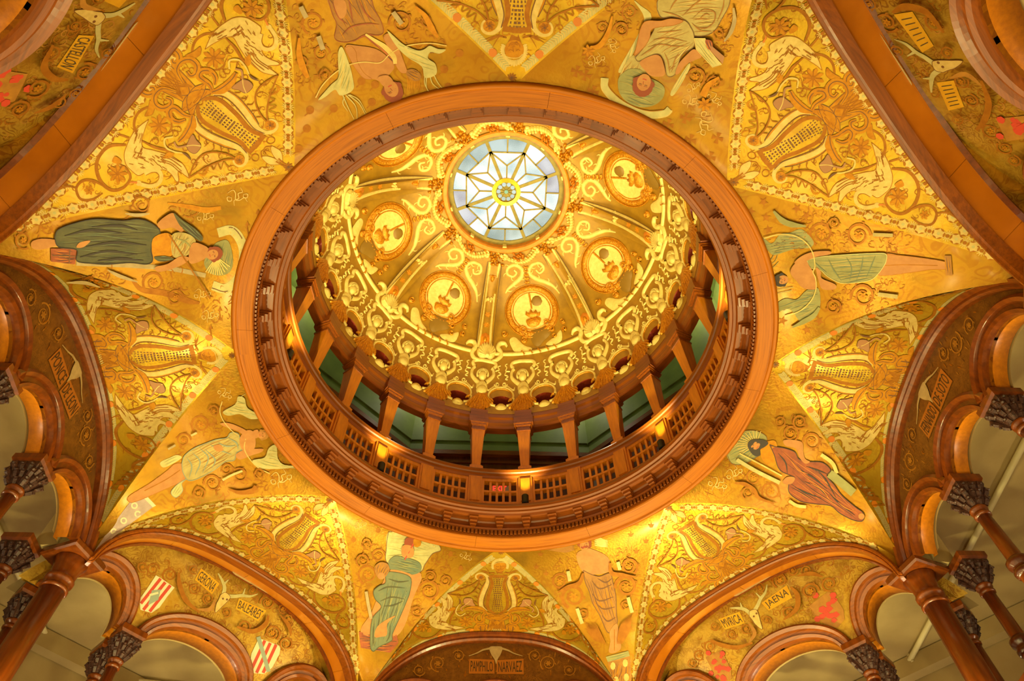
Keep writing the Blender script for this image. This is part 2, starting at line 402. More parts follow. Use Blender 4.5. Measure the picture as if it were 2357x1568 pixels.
fr.add(*lathe([(0.932, 0.196), (0.960, 0.196), (0.960, 0.214), (0.932, 0.214)], 4, HALF, A15 - HALF)); fr.add(*lathe([(0.932, 0.354), (0.960, 0.354), (0.960, 0.374), (0.932, 0.374)], 4, HALF, A15 - HALF))
fr.add(*rbox(0.932, 0.960, 0.2, 0.37, HALF + 0.006, 0.013)); fr.add(*rbox(0.932, 0.960, 0.2, 0.37, A15 - HALF - 0.006, 0.013))
frm = mesh_of('lattice_panel', np.concatenate(fr.V), fr.F, 'oak_light')
vb = [bar_mesh(*rbox(0.936, 0.954, 0.21, 0.358, HALF + 0.012 + (inner - 0.024) * j / 5, 0.0115)) for j in range(1, 5)]
hb = bar_mesh(*lathe([(0.934, 0.279), (0.956, 0.279), (0.956, 0.291), (0.934, 0.291)], 4, HALF, A15 - HALF))
for i in range(24):
    rz = math.radians(82.5 + 15 * i)
    inv = Matrix.Translation(-Vector(bal.location))
    o = link('post', post, bal, rz=rz); o.matrix_parent_inverse = inv
    p = link('lattice_panel', frm, bal, rz=rz); p.matrix_parent_inverse = inv
    for b_ in vb + [hb]: link('bar', b_, p)

# ---------------------------------------------------------------- short columns that carry the dome
def col_mesh():
    a = MB(); a.frustum([(0.033, 0), (0.033, 0.018), (0.028, 0.022), (0.026, 0.03)]); base = mesh_of('base', np.concatenate(a.V), a.F, 'oak_light', local=True)
    a = MB(); a.frustum([(0.021, 0.03), (0.034, 0.305)]); shaft = mesh_of('shaft', np.concatenate(a.V), a.F, 'oak_light', local=True)
    a = MB(); a.frustum([(0.037, 0.300), (0.037, 0.312), (0.034, 0.316), (0.034, 0.332), (0.042, 0.342), (0.042, 0.350), (0.047, 0.356), (0.047, 0.372)])
    cap = mesh_of('capital', np.concatenate(a.V), a.F, 'oak_varnish', local=True)
    return base, shaft, cap
cb_, cs_, cc_ = col_mesh()
ORD = ['', 'second', 'third', 'fourth', 'fifth', 'sixth', 'seventh', 'eighth', 'ninth', 'tenth', 'eleventh', 'twelfth']
for i in range(24):
    a = math.radians(82.5 + 15 * i)
    e = empty('gallery_column', (0.952 * math.cos(a), 0.952 * math.sin(a), 0.43), a)
    side = 'left' if 1 <= i <= 12 else 'right'
    n = i if i <= 12 else 25 - i      # i=1 is the first to the left of the exit sign, i=0 (24) the first to the right
    if i == 0: side, n = 'right', 1
    word = 'first' if n == 1 else ORD[n - 1] if n <= 12 else 'thirteenth'
    tag(e, 'short tapered oak column under the dome, %s to the %s of the red exit sign' % (word, side), 'column', 'oak columns round the dome')
    link('base', cb_, e); link('shaft', cs_, e); link('capital', cc_, e)

# ---------------------------------------------------------------- entablature and dome
ent = empty('trim_entablature'); tag(ent, 'oak entablature resting on the short columns below the gilded dome', 'entablature', None, 'structure')
for i in range(24):
    V, F = lathe([(0.995, 0.802), (0.958, 0.802), (0.950, 0.812), (0.945, 0.835), (0.943, 0.86), (0.937, 0.875), (0.937, 0.915), (0.995, 0.915)], 5, math.radians(82.5) + 0.052, math.radians(97.5) - 0.052)
    if i == 0: bay = mesh_of('bay_beam', V, F, 'oak_varnish'); mb = MB(); mb.add(*rbox(0.915, 0.995, 0.800, 0.862, math.radians(82.5), 0.104)); mb.add(*rbox(0.921, 0.995, 0.862, 0.918, math.radians(82.5), 0.094)); blk = mesh_of('impost_block', np.concatenate(mb.V), mb.F, 'oak_varnish')
    link('bay_beam', bay, ent, rz=math.radians(15 * i)); link('impost_block', blk, ent, rz=math.radians(15 * i))
DP = np.array([(0.936, 0.905), (0.934, 0.96), (0.929, 1.05), (0.915, 1.15), (0.893, 1.26), (0.857, 1.387), (0.80, 1.52), (0.71, 1.645), (0.60, 1.735), (0.48, 1.795), (0.3676, 1.828)])
def catmull(P, n=8, closed=False):
    P = np.asarray(P, float); N = len(P); out = []
    if closed: idx = lambda i: P[i % N]; rngi = range(N)
    else: idx = lambda i: P[min(max(i, 0), N - 1)] if 0 <= i < N else (2 * P[0] - P[1] if i < 0 else 2 * P[-1] - P[-2]); rngi = range(N - 1)
    for i in rngi:
        p0, p1, p2, p3 = idx(i - 1), idx(i), idx(i + 1), idx(i + 2)
        for j in range(n):
            t = j / n
            out.append(0.5 * ((2 * p1) + (-p0 + p2) * t + (2 * p0 - 5 * p1 + 4 * p2 - p3) * t * t + (-p0 + 3 * p1 - 3 * p2 + p3) * t ** 3))
    if not closed: out.append(P[-1])
    return np.array(out)
DPS = catmull(DP, 6)
def dome_r(z): return np.interp(z, DPS[:, 1], DPS[:, 0])
dome = empty('ceiling_dome', (0, 0, 0)); tag(dome, 'gilded plaster dome with shells, putti and crowned medallions round the skylight', 'dome', None, 'structure')
# lower band with oval openings, then the plain shell above it
OVZ, OVH, OVW = 1.012, 0.052, 0.060      # centre height, half height, half width (arc length)
def shell_sector():
    a15 = math.radians(7.5); n = 28; Rm = 0.93
    pts = []; edges = []
    zb, zt = 0.905, 1.12
    rect = [(-a15, zb)] + [(-a15 + 2 * a15 * i / 10, zb) for i in range(1, 10)] + [(a15, zb)] + [(a15, zb + (zt - zb) * i / 6) for i in range(1, 6)] + [(a15, zt)] + [(a15 - 2 * a15 * i / 10, zt) for i in range(1, 10)] + [(-a15, zt)] + [(-a15, zt - (zt - zb) * i / 6) for i in range(1, 6)]
    ov = [(OVW / Rm * math.cos(2 * PI * i / n), OVZ + OVH * math.sin(2 * PI * i / n)) for i in range(n)]
    P2 = [Vector(p) for p in rect + ov]; nr_ = len(rect)
    E = [(i, (i + 1) % nr_) for i in range(nr_)] + [(nr_ + i, nr_ + (i + 1) % n) for i in range(n)]
    vv, ee, ff, _, _, _ = delaunay_2d_cdt(P2, E, [], 0, 1e-7)
    V = []; F = []
    for p in vv:
        r = dome_r(p[1]); a = PI / 2 + p[0]; V.append((r * math.cos(a), r * math.sin(a), p[1]))
    for f in ff:
        c = np.mean([vv[i] for i in f], axis=0)
        if (c[0] / (OVW / Rm)) ** 2 + ((c[1] - OVZ) / OVH) ** 2 < 0.97: continue
        F.append(tuple(f))
    V = np.array(V); shell = (V, F)
    # the cup behind the opening
    Vc = []; Fc = []
    for d_, sc in ((0.0, 1.0), (0.045, 1.0)):
        for (x, z) in ov:
            r = dome_r(z) + d_; a = PI / 2 + x; Vc.append((r * math.cos(a), r * math.sin(a), z))
    for i in range(n): Fc.append((i, (i + 1) % n, n + (i + 1) % n, n + i))
    Fc.append(tuple(range(n, 2 * n)))
    return shell, (np.array(Vc), Fc)
(shV, shF), (cuV, cuF) = shell_sector()
shm = mesh_of('dome_band', shV, shF, 'dome_ground', smooth=True); cum = mesh_of('oval_opening', cuV, cuF, 'red_brown')
for i in range(24):
    link('dome_band', shm, dome, rz=math.radians(15 * i)).matrix_parent_inverse = Matrix.Translation(-Vector(dome.location))
    link('oval_opening', cum, dome, rz=math.radians(15 * i)).matrix_parent_inverse = Matrix.Translation(-Vector(dome.location))
zz = np.concatenate([[1.12], DPS[DPS[:, 1] > 1.125][:, 1]])
V, F = lathe([(dome_r(z), z) for z in zz], 192, closed=False)
def dmk(name, V, F, mats, parent=None, **kw):
    o = mk(name, V, F, mats, parent or dome, **kw); o.matrix_parent_inverse = Matrix.Translation(-Vector(dome.location)) if parent is None else Matrix(); return o
dmk('dome_shell', V, F, 'dome_ground', smooth=True)
zall = np.linspace(0.80, 1.828, 44)
Vd, Fd = lathe([(dome_r(z), z) for z in zall], 192, closed=False); BV['dome'] = (Vd, Fd)

# ---------------------------------------------------------------- skylight
sky = empty('window_1', (0, 0, 1.83)); tag(sky, 'round leaded glass skylight with eight spokes at the crown of the dome', 'skylight', None, 'structure')
SINV = Matrix.Translation(-Vector(sky.location))
def smk(name, V, F, mats, parent=None, **kw):
    o = mk(name, V, F, mats, parent or sky, **kw)
    if parent is None: o.matrix_parent_inverse = SINV
    return o
V, F = lathe([(0.372, 1.822), (0.380, 1.815), (0.372, 1.810), (0.352, 1.815), (0.346, 1.826), (0.346, 1.90), (0.372, 1.90)], 96); smk('rim', V, F, 'dome_amber', smooth=False)
GZ = 1.872
V, F = lathe([(0.346, GZ - 0.006), (0.318, GZ - 0.006), (0.314, GZ + 0.004), (0.346, GZ + 0.01)], 96); smk('outer_frame', V, F, 'lead_frame')
for i in range(10):
    a = math.radians(18 + 36 * i); b = MB(); b.add(*rbox(0.338, 0.348, 1.826, 1.868, a, 0.024)); b.out('rim_block', 'dome_cream', sky).matrix_parent_inverse = SINV
def pane_mat(name, c1, c2, st):
    m = bpy.data.materials.new(name); m.use_nodes = True; nt = m.node_tree; b = nt.nodes['Principled BSDF']; MATS[name] = m
    tc = nt.nodes.new('ShaderNodeTexCoord'); n = nt.nodes.new('ShaderNodeTexNoise'); n.inputs['Scale'].default_value = 1.6; n.inputs['Detail'].default_value = 2
    n2 = nt.nodes.new('ShaderNodeTexNoise'); n2.inputs['Scale'].default_value = 60
    nt.links.new(tc.outputs['Object'], n.inputs[0]); nt.links.new(tc.outputs['Object'], n2.inputs[0])
    ad = nt.nodes.new('ShaderNodeMath'); ad.operation = 'MULTIPLY_ADD'; ad.inputs[1].default_value = 0.25; nt.links.new(n2.outputs['Fac'], ad.inputs[0]); nt.links.new(n.outputs['Fac'], ad.inputs[2])
    r = nt.nodes.new('ShaderNodeValToRGB'); nt.links.new(ad.outputs[0], r.inputs[0]); r.color_ramp.elements[0].position = 0.45; r.color_ramp.elements[1].position = 0.72
    r.color_ramp.elements[0].color = lin(c1); r.color_ramp.elements[1].color = lin(c2)
    nt.links.new(r.outputs[0], b.inputs['Emission Color']); b.inputs['Emission Strength'].default_value = st
    b.inputs['Base Color'].default_value = (0.08, 0.10, 0.12, 1); b.inputs['Roughness'].default_value = 0.3
pane_mat('pane_clear', (150, 190, 212), (255, 255, 255), 0.95)
pane_mat('pane_blue', (72, 124, 150), (186, 216, 230), 0.75)
pane_mat('pane_violet', (112, 112, 172), (206, 210, 238), 0.75)
pane_mat('pane_green', (40, 150, 100), (90, 200, 140), 0.8)
ROT0 = math.radians(22.5)
def pxy(r, a): return (r * math.cos(a), r * math.sin(a), GZ)
def pane(pts, m, par=None):
    P = np.array(pts); n = len(P); V = np.concatenate([P, P + np.array([0, 0, 0.006])])
    F = [tuple(range(n))[::-1], tuple(range(n, 2 * n))] + [(i, (i + 1) % n, n + (i + 1) % n, n + i) for i in range(n)]
    smk('pane', V, F, m)
came = MB()
def cm(p, q, wd=0.008):
    p = np.array(p); q = np.array(q); d = q - p; d /= np.linalg.norm(d); s = np.array([-d[1], d[0], 0]) * wd / 2; z = np.array([0, 0, 0.006])
    V = [p + s - z, p - s - z, q - s - z, q + s - z, p + s + z, p - s + z, q - s + z, q + s + z]
    came.add(V, [(0, 1, 2, 3), (7, 6, 5, 4), (0, 4, 5, 1), (1, 5, 6, 2), (2, 6, 7, 3), (3, 7, 4, 0)])
RI, RO, RT = 0.082, 0.318, 0.258
for i in range(8):
    a0 = ROT0 + math.radians(45 * i); a1 = a0 + math.radians(45); am = (a0 + a1) / 2
    rm = RT * math.cos(math.radians(22.5)); pk = 0.160
    o1 = [pxy(RO, a0 + (am - a0) * j / 4) for j in range(5)]; o2 = [pxy(RO, am + (a1 - am) * j / 4) for j in range(5)]
    m1 = ('pane_blue', 'pane_violet', 'pane_clear', 'pane_blue')[(i * 7) % 4]; m2 = ('pane_clear', 'pane_blue', 'pane_blue', 'pane_violet')[(i * 5 + 1) % 4]
    pane([pxy(RT, a0)] + o1 + [pxy(rm, am)], m1); pane([pxy(rm, am)] + o2 + [pxy(RT, a1)], m2)
    pane([pxy(RT, a0), pxy(rm, am), pxy(RT, a1), pxy(pk, am)], 'pane_clear')
    pane([pxy(RI, a0), pxy(RT, a0), pxy(pk, am), pxy(RI, am)], 'pane_clear'); pane([pxy(RI, am), pxy(pk, am), pxy(RT, a1), pxy(RI, a1)], 'pane_clear')
    cm(pxy(RI, a0), pxy(RO, a0), 0.019); cm(pxy(RT, a0), pxy(RT, a1)); cm(pxy(rm, am), pxy(RO, am)); cm(pxy(RI, am), pxy(pk, am)); cm(pxy(pk, am), pxy(RT, a0)); cm(pxy(pk, am), pxy(RT, a1))
came.out('lead_cames', 'lead_frame', sky).matrix_parent_inverse = SINV
V, F = lathe([(0.086, GZ - 0.012), (0.062, GZ - 0.014), (0.060, GZ + 0.004), (0.086, GZ + 0.004)], 48); smk('hub_ring', V, F, 'brass', smooth=False)
mb = MB()
for i in range(10):
    a = math.radians(36 * i); th = np.linspace(0, 2 * PI, 14, endpoint=False)
    P = np.c_[0.046 * math.cos(a) + 0.0125 * np.cos(th), 0.046 * math.sin(a) + 0.0125 * np.sin(th), np.full(14, GZ - 0.004)]
    smk('round_pane', P, [tuple(range(14))], 'pane_blue')
    mb.add(*rbox(0.012, 0.062, GZ - 0.006, GZ, a + math.radians(18), 0.003))
V, F = lathe([(0.062, GZ), (0.0, GZ)], 40, closed=False); smk('hub_plate', V, F, 'lead_frame')
mb.out('hub_spoke', 'lead_frame', sky).matrix_parent_inverse = SINV
th = np.linspace(0, 2 * PI, 10, endpoint=False); smk('hub_jewel', np.c_[0.012 * np.cos(th), 0.012 * np.sin(th), np.full(10, GZ - 0.007)], [tuple(range(10))], 'pane_green')

# ---------------------------------------------------------------- upper gallery walls
GA = 1.275
def octa(a, z0, z1, k, m, name, parent=None, off=22.5):
    """one flat side of a regular octagon"""
    D, T = side_frame(k); wd = a * math.tan(math.radians(22.5))
    V = [D * a + T * wd * s + np.array([0, 0, z]) for z in (z0, z1) for s in (-1, 1)]
    V += [v + D * 0.03 for v in V]
    return mk(name, V, [(0, 1, 3, 2), (4, 6, 7, 5), (0, 4, 5, 1), (2, 3, 7, 6), (0, 2, 6, 4), (1, 5, 7, 3)], m, parent)
for k in range(8):
    o = octa(GA, 0.14, 1.62, k, 'green_paint', 'wall_gallery'); tag(o, 'green plaster wall of the upper gallery behind the dome columns, ' + PLACE[k], 'wall', 'upper gallery walls', 'structure')
    octa(GA - 0.006, 0.15, 0.93, k, 'mahogany', 'wainscot', o); octa(GA - 0.03, 0.93, 0.965, k, 'oak_varnish', 'dado_rail', o); octa(GA - 0.012, 0.875, 0.895, k, 'oak_varnish', 'dado_rail', o)
    octa(GA - 0.01, 1.075, 1.095, k, 'green_paint', 'picture_rail', o)
V, F = lathe([(0.945, 0.915), (0.99, 0.92), (0.98, 1.15), (0.94, 1.36), (0.86, 1.54), (0.76, 1.68), (0.5, 1.83), (0.39, 1.86), (0.39, 1.90), (0.55, 1.90), (0.82, 1.75), (1.42, 1.66), (1.42, 1.60), (1.0, 1.60)], 96, closed=False)
o = mk('ceiling_gallery', V, F, 'green_paint'); tag(o, 'outer shell of the dome and ceiling of the upper gallery', 'ceiling', None, 'structure')

# ---------------------------------------------------------------- great arches, tympanum walls and arcades
def arch_curve(k, wd, n=72, q=None, zlow=None, scale=1.0):
    v = np.linspace(-1, 1, n); x = np.sin(PI / 2 * v) * wd * 0.9995
    z = arch_xz(k, x, q)
    if zlow is not None: z = np.maximum(z, zlow)
    return x, z
def plane_normals(x, z):
    dx, dz = np.gradient(x), np.gradient(z); L = np.hypot(dx, dz) + 1e-9
    nx, nz = -dz / L, dx / L      # outward (up at the crown) for x increasing
    return nx, nz
ARCHN = {}; TYO = {}
SQ = (1.5923, 0.609, -0.4577, -0.1007, 2.6972, 2.0345)
for k in range(8):
    D, T = side_frame(k); Z = np.array([0, 0, 1.0]); par = k % 2
    g = empty('trim_great_arch'); tag(g, ('deep arch with a broad polished soffit of boards, ' if par else 'dark oak arch moulding round the brown tympanum, ') + PLACE[k], 'arch', 'great arches of the octagon', 'structure')
    x, z = arch_curve(k, ARCH_W[par], zlow=ZC - 0.03); nx, nz = plane_normals(x, z)
    P = D[None] * AQ[par][0] + T[None] * x[:, None] + Z[None] * z[:, None]; N = T[None] * nx[:, None] + Z[None] * nz[:, None]; Dd = np.repeat(D[None], len(x), 0)
    if par: prof = [(0.004, 0.03), (0.004, -0.012), (-0.004, -0.02), (-0.010, -0.018), (-0.012, -0.008), (-0.016, -0.010), (-0.020, -0.004), (-0.020, 0.03)]
    else: prof = [(0.004, 0.06), (0.004, -0.016), (-0.006, -0.026), (-0.017, -0.022), (-0.020, -0.010), (-0.030, -0.012), (-0.036, -0.002), (-0.036, 0.02), (-0.040, 0.06)]
    V, F = sweep(P, N, Dd, prof); mk('arch_moulding', V, F, 'oak_varnish' if par else 'mahogany', g, smooth=False)
    if par:      # the boarded soffit
        f0 = np.stack([P[i] + N[i] * (-0.0195) + D * 0.000 for i in range(len(x))])
        xs, zs = arch_curve(k, 0.609, q=SQ, zlow=ZC - 0.06); b0 = D[None] * 1.606 + T[None] * xs[:, None] + Z[None] * zs[:, None]
        cuts = [0, 10, 22, 36, 50, 62, 71]
        for c0, c1 in zip(cuts[:-1], cuts[1:]):
            A = f0[c0:c1 + 1].copy(); B = b0[c0:c1 + 1].copy()
            ee = 0.0016
            A[-1] = A[-1] + (A[-2] - A[-1]) * 0.05; B[-1] = B[-1] + (B[-2] - B[-1]) * 0.05
            n = len(A); up = np.array([0, 0, 0.02])
            V = np.concatenate([A, B, A + up, B + up]); F = []
            for i in range(n - 1): F += [(i, i + 1, n + i + 1, n + i), (2 * n + i, 3 * n + i, 3 * n + i + 1, 2 * n + i + 1)]
            mk('soffit_board', V, F, 'oak_soffit', g, smooth=True)
        bP = b0; xb, zb = plane_normals(xs, zs); Nb = T[None] * xb[:, None] + Z[None] * zb[:, None]
        V, F = sweep(b0, Nb, Dd, [(0.01, -0.01), (-0.008, -0.012), (-0.010, 0.004), (0.01, 0.012)]); mk('inner_bead', V, F, 'mahogany', g)
        zq = np.maximum(zs, -0.44); R0 = b0 - D[None] * 0.01; R1 = tym_pt(k, xs * tym_scale(k, zq) * 1.0, zq, 0.012); n = len(xs)
        V = np.concatenate([R0, R1, R1 + Nb * 0.02]); F = [q_ for i in range(n - 1) for q_ in ((i, i + 1, n + i + 1, n + i), (n + i, n + i + 1, 2 * n + i + 1, 2 * n + i))]
        mk('reveal', V, F, 'gold_tympanum', g, smooth=True)
    # tympanum with its three small arches
    sm = SMALL[par]; z0, W, zsp = sm['z0'], sm['W'], sm['zs']
    if par: xo, zo = arch_curve(k, 0.609 * 1.05, q=(SQ[0], SQ[1] * 1.05, SQ[2], SQ[3] + 0.03, SQ[4], SQ[5]), zlow=zsp)
    else: xo, zo = arch_curve(k, ARCH_W[0], zlow=zsp)
    xo = xo * tym_scale(k, zo)
    pts = [(a, b) for a, b in zip(xo, zo) if b > zsp + 1e-4]
    xe = abs(xo[0])
    bot = []
    for c, rx, rz_ in sm['arcs']:
        th0 = math.asin((zsp - z0) / (rz_ - W))
        for th in np.linspace(th0, PI - th0, 26): bot.append((c + (rx - W) * math.cos(th), z0 + (rz_ - W) * math.sin(th) + 1e-5))
    outline = pts + [(xe, zsp)] + [p for p in bot if abs(p[0]) < xe - 0.004] + [(-xe, zsp)]
    gx = np.arange(-0.8, 0.81, 0.05); extra = [(a, b) for a in gx for b in np.arange(zsp + 0.02, 0.0, 0.045)]
    P2 = [Vector(p) for p in outline] + [Vector(p) for p in extra]; n = len(outline)
    vv, ee, ff, _, _, _ = delaunay_2d_cdt(P2, [(i, (i + 1) % n) for i in range(n)], [list(range(n))], 1, 1e-6)
    used = sorted({i for f in ff for i in f}); remap = {j: i for i, j in enumerate(used)}
    X = np.array([vv[i][0] for i in used]); Zv = np.array([vv[i][1] for i in used]); F = [tuple(remap[i] for i in f) for f in ff]
    Vf = tym_pt(k, X, Zv)
    wl = mk('wall_tympanum', Vf, F, 'gold_tympanum' if par else 'brown_tympanum', smooth=True)
    ex, ez = np.meshgrid(np.linspace(-1.1, 1.1, 12), np.r_[np.linspace(-0.75, -0.44, 4), np.linspace(-0.40, 0.2, 14)], indexing='ij')
    BV[('t', k)] = (tym_pt(k, ex.ravel(), ez.ravel()), grid_faces(12, 18)); TYO[k] = np.array(outline)
    ARCHN[k] = wl
    for c, rx, rz_ in sm['arcs']:
        tho = math.asin((zsp - z0) / rz_); ths = np.linspace(tho + 0.004, PI - tho - 0.004, 36)
        Pm = tym_pt(k, c + (rx - W) * np.cos(ths), z0 + (rz_ - W) * np.sin(ths))
        Nm = (tym_pt(k, c + rx * np.cos(ths), z0 + rz_ * np.sin(ths)) - Pm) / W
        Dd2 = np.repeat(D[None], len(ths), 0)
        prof = [(W, 0.012), (W, -0.022), (W * 0.82, -0.032), (W * 0.62, -0.026), (W * 0.55, -0.016), (W * 0.30, -0.016), (W * 0.24, -0.026), (W * 0.04, -0.022), (0.0, -0.008), (0.0, 0.012)]
        V, F = sweep(Pm, Nm, Dd2, prof); V[:, 2] = V[:, 2]
        am = mk('arch_moulding', V, F, 'oak_varnish' if par else 'mahogany', wl)
        # intrados through the thickness of the wall
        dep = 0.085 if par else 0.06; V = np.concatenate([Pm, Pm + D[None] * dep, Pm + Nm * 0.03 + D[None] * dep]); m = len(ths); F = []
        for i in range(m - 1): F += [(i, i + 1, m + i + 1, m + i), (m + i, m + i + 1, 2 * m + i + 1, 2 * m + i)]
        mk('intrados', V, F, 'oak_light', am, smooth=True)
    # back of the wall, towards the corridor
    Vb = tym_pt(k, X, Zv, 0.095 if par else 0.07); mk('rear_face', Vb, F if False else [tuple(remap[i] for i in f) for f in ff], 'beige_plaster', wl)
    tag(wl, ('gilded tympanum with painted shields and name plaques, ' if par else 'brown tympanum with a skull and name plaques, ') + PLACE[k], 'wall', 'tympanum walls', 'structure')

# ---------------------------------------------------------------- arcade columns
CAPZ = -0.44
def colonette(r=0.021, zb=-1.02):
    parts = {}
    a = MB(); a.frustum([(0.046, CAPZ - 0.040), (0.052, CAPZ - 0.030), (0.052, CAPZ - 0.008), (0.046, CAPZ - 0.002)]); parts['abacus'] = (a, 'mahogany')
    a = MB()
    a.frustum([(0.022, CAPZ - 0.128), (0.028, CAPZ - 0.110), (0.036, CAPZ - 0.075), (0.046, CAPZ - 0.052), (0.046, CAPZ - 0.040)])
    for row, (rr, z_, n_) in enumerate(((0.036, CAPZ - 0.105, 8), (0.047, CAPZ - 0.078, 12), (0.054, CAPZ - 0.054, 12))):
        for i in range(n_):
            th = 2 * PI * (i + .5 * row) / n_; c_, s_ = math.cos(th), math.sin(th); k_ = 1 / max(abs(c_), abs(s_)) * .9
            P = [((rr - .014) * k_ * c_, (rr - .014) * k_ * s_, z_ - .022), ((rr - .004) * k_ * c_, (rr - .004) * k_ * s_, z_ - .006), (rr * k_ * c_, rr * k_ * s_, z_ + .006), ((rr + .005) * k_ * c_, (rr + .005) * k_ * s_, z_ - .004)]
            a.add(*tube(P, 0.0085, 5, [0.9, 1.1, 1.0, 0.5]))
    parts['capital'] = (a, 'capital_dark')
    a = MB(); a.lathe([(r * 1.0, CAPZ - 0.165), (r * 1.28, CAPZ - 0.162), (r * 1.32, CAPZ - 0.155), (r * 1.05, CAPZ - 0.149), (r * 1.02, CAPZ - 0.143), (r * 1.36, CAPZ - 0.139), (r * 1.42, CAPZ - 0.131), (r * 1.2, CAPZ - 0.125)], 16); parts['collar'] = (a, 'mahogany')
    a = MB(); a.lathe([(r * 1.12, zb + 0.035), (r * 1.16, zb + 0.20), (r, CAPZ - 0.15)], 16); parts['shaft'] = (a, 'mahogany')
    a = MB(); a.lathe([(r * 1.1, -0.845), (r * 1.5, -0.840), (r * 1.6, -0.828), (r * 1.3, -0.820), (r * 1.3, -0.812), (r * 1.7, -0.806), (r * 1.75, -0.79), (r * 1.1, -0.778)], 16); parts['annulet'] = (a, 'oak_dark')
    a = MB(); a.lathe([(r * 1.9, zb), (r * 1.9, zb + 0.012), (r * 1.75, zb + 0.022), (r * 1.3, zb + 0.026), (r * 1.5, zb + 0.034), (r * 1.1, zb + 0.042)], 16); parts['base'] = (a, 'oak_dark')
    return {n: mesh_of(n, np.concatenate(b.V) - np.array([0, 0, zb]), b.F, m, smooth=(n in ('shaft', 'collar', 'base', 'annulet')), local=True) for n, (b, m) in parts.items()}
ZB = -1.02
CM = colonette(0.021, ZB)
SN = {0: 'rear', 1: 'upper left', 2: 'left', 3: 'lower left', 4: 'bottom', 5: 'lower right', 6: 'right', 7: 'upper right'}
for k in range(8):
    D, T = side_frame(k); sm = SMALL[k % 2]; a = float(tym_a(k, -0.44))
    for sx in (1, -1):
        for dep, dn in (((-0.02, 'front'), (0.125, 'rear')) if k % 2 else ((0.03, 'single'),)):
            p = D * (a + dep) + T * sx * sm['col']
            e = empty('arcade_colonette', (p[0], p[1], ZB), sang(k))
            near = 'first' if sx > 0 else 'second'
            tag(e, '%s colonette with dark leafy capital, %s side of the %s arcade' % ({'front': 'front slender', 'rear': 'rear slender', 'single': 'slender'}[dn], 'left' if sx > 0 else 'right', SN[k]), 'column', 'slender arcade colonettes')
            for n, me in CM.items(): link(n, me, e)
BIGR = 0.043
def bigcol():
    zb = -1.30; out = {}
    a = MB(); a.lathe([(BIGR, zb + 0.05), (BIGR, -0.60)], 24); out['shaft'] = (a, 'mahogany')
    a = MB(); a.lathe([(BIGR, -0.605), (BIGR * 1.12, -0.602), (BIGR * 1.14, -0.594), (BIGR * 1.02, -0.590), (BIGR * 1.02, -0.572), (BIGR * 1.16, -0.568), (BIGR * 1.2, -0.556), (BIGR * 1.06, -0.550), (BIGR * 1.06, -0.53), (BIGR * 1.12, -0.505), (BIGR * 1.4, -0.478), (BIGR * 1.3, -0.474)], 24); out['capital'] = (a, 'mahogany')
    a = MB(); a.frustum([(0.074, -0.475), (0.080, -0.468), (0.080, -0.45), (0.070, -0.436)], rot=PI / 4); out['abacus'] = (a, 'mahogany')
    a = MB(); a.lathe([(BIGR * 1.6, zb), (BIGR * 1.6, zb + 0.02), (BIGR * 1.2, zb + 0.05)], 24); out['base'] = (a, 'oak_dark')
    return {n: mesh_of(n, np.concatenate(b.V) - np.array([0, 0, zb]), b.F, m, smooth=n in ('shaft', 'capital'), local=True) for n, (b, m) in out.items()}
BM = bigcol()
for k in range(8):
    kk = k + corner_off(0) if k % 2 == 0 else k + corner_off(1)
    d = sdir(kk); p = d * 1.685
    e = empty('corner_column', (p[0], p[1], -1.30), sang(kk)); tag(e, 'stout round mahogany column at the octagon corner between the %s and %s arches' % (SN[k], SN[(k + 1) % 8]), 'column', 'stout corner columns')
    for n, me in BM.items(): link(n, me, e)
    for s_, kd in ((-1, k), (1, (k + 1) % 8)):      # a colonette on each arcade beside it
        par = kd % 2; D, T = side_frame(kd); sm = SMALL[par]
        xx = sm['end']
        sgn = -1 if kd == k else 1
        q = D * (float(tym_a(kd, -0.44)) + (0.185 if par == 0 else 0.05)) + T * sgn * xx
        e2 = empty('corner_colonette', (q[0], q[1], ZB), sang(kd)); tag(e2, 'slender colonette ending the %s arcade beside the corner towards the %s arcade' % (SN[kd], SN[(k + 1) % 8] if kd == k else SN[k]), 'column', 'slender corner colonettes')
        for n, me in CM.items(): link(n, me, e2)

# ---------------------------------------------------------------- gallery parapet, corridor, ground floor
PZ = -1.30      # floor of the arcade gallery
def poly_ring(r_even, r_odd, zlist):
    pass
def plan(a_even, a_odd):
    """corners of the plan with given wall distances"""
    out = []
    for k in range(8):
        k2 = (k + 1) % 8; d1, d2 = sdir(k), sdir(k2); a1 = a_even if k % 2 == 0 else a_odd; a2 = a_even if k2 % 2 == 0 else a_odd
        out.append(np.linalg.solve(np.array([d1, d2]), np.array([a1, a2])))
    return out
PL_IN = plan(1.56, 1.80); PL_OUT = plan(2.52, 2.60)
def wall_seg(name, p, q, z0, z1, th, m, parent=None):
    p = np.array(p); q = np.array(q); d = q - p; n = np.array([d[1], -d[0]]) / np.linalg.norm(d)
    if n @ ((p + q) / 2) < 0: n = -n
    V = [np.r_[a + n * b, z] for z in (z0, z1) for b in (0, th) for a in (p, q)]
    return mk(name, V, [(0, 1, 3, 2), (4, 6, 7, 5), (0, 4, 5, 1), (2, 3, 7, 6), (0, 2, 6, 4), (1, 5, 7, 3)], m, parent)
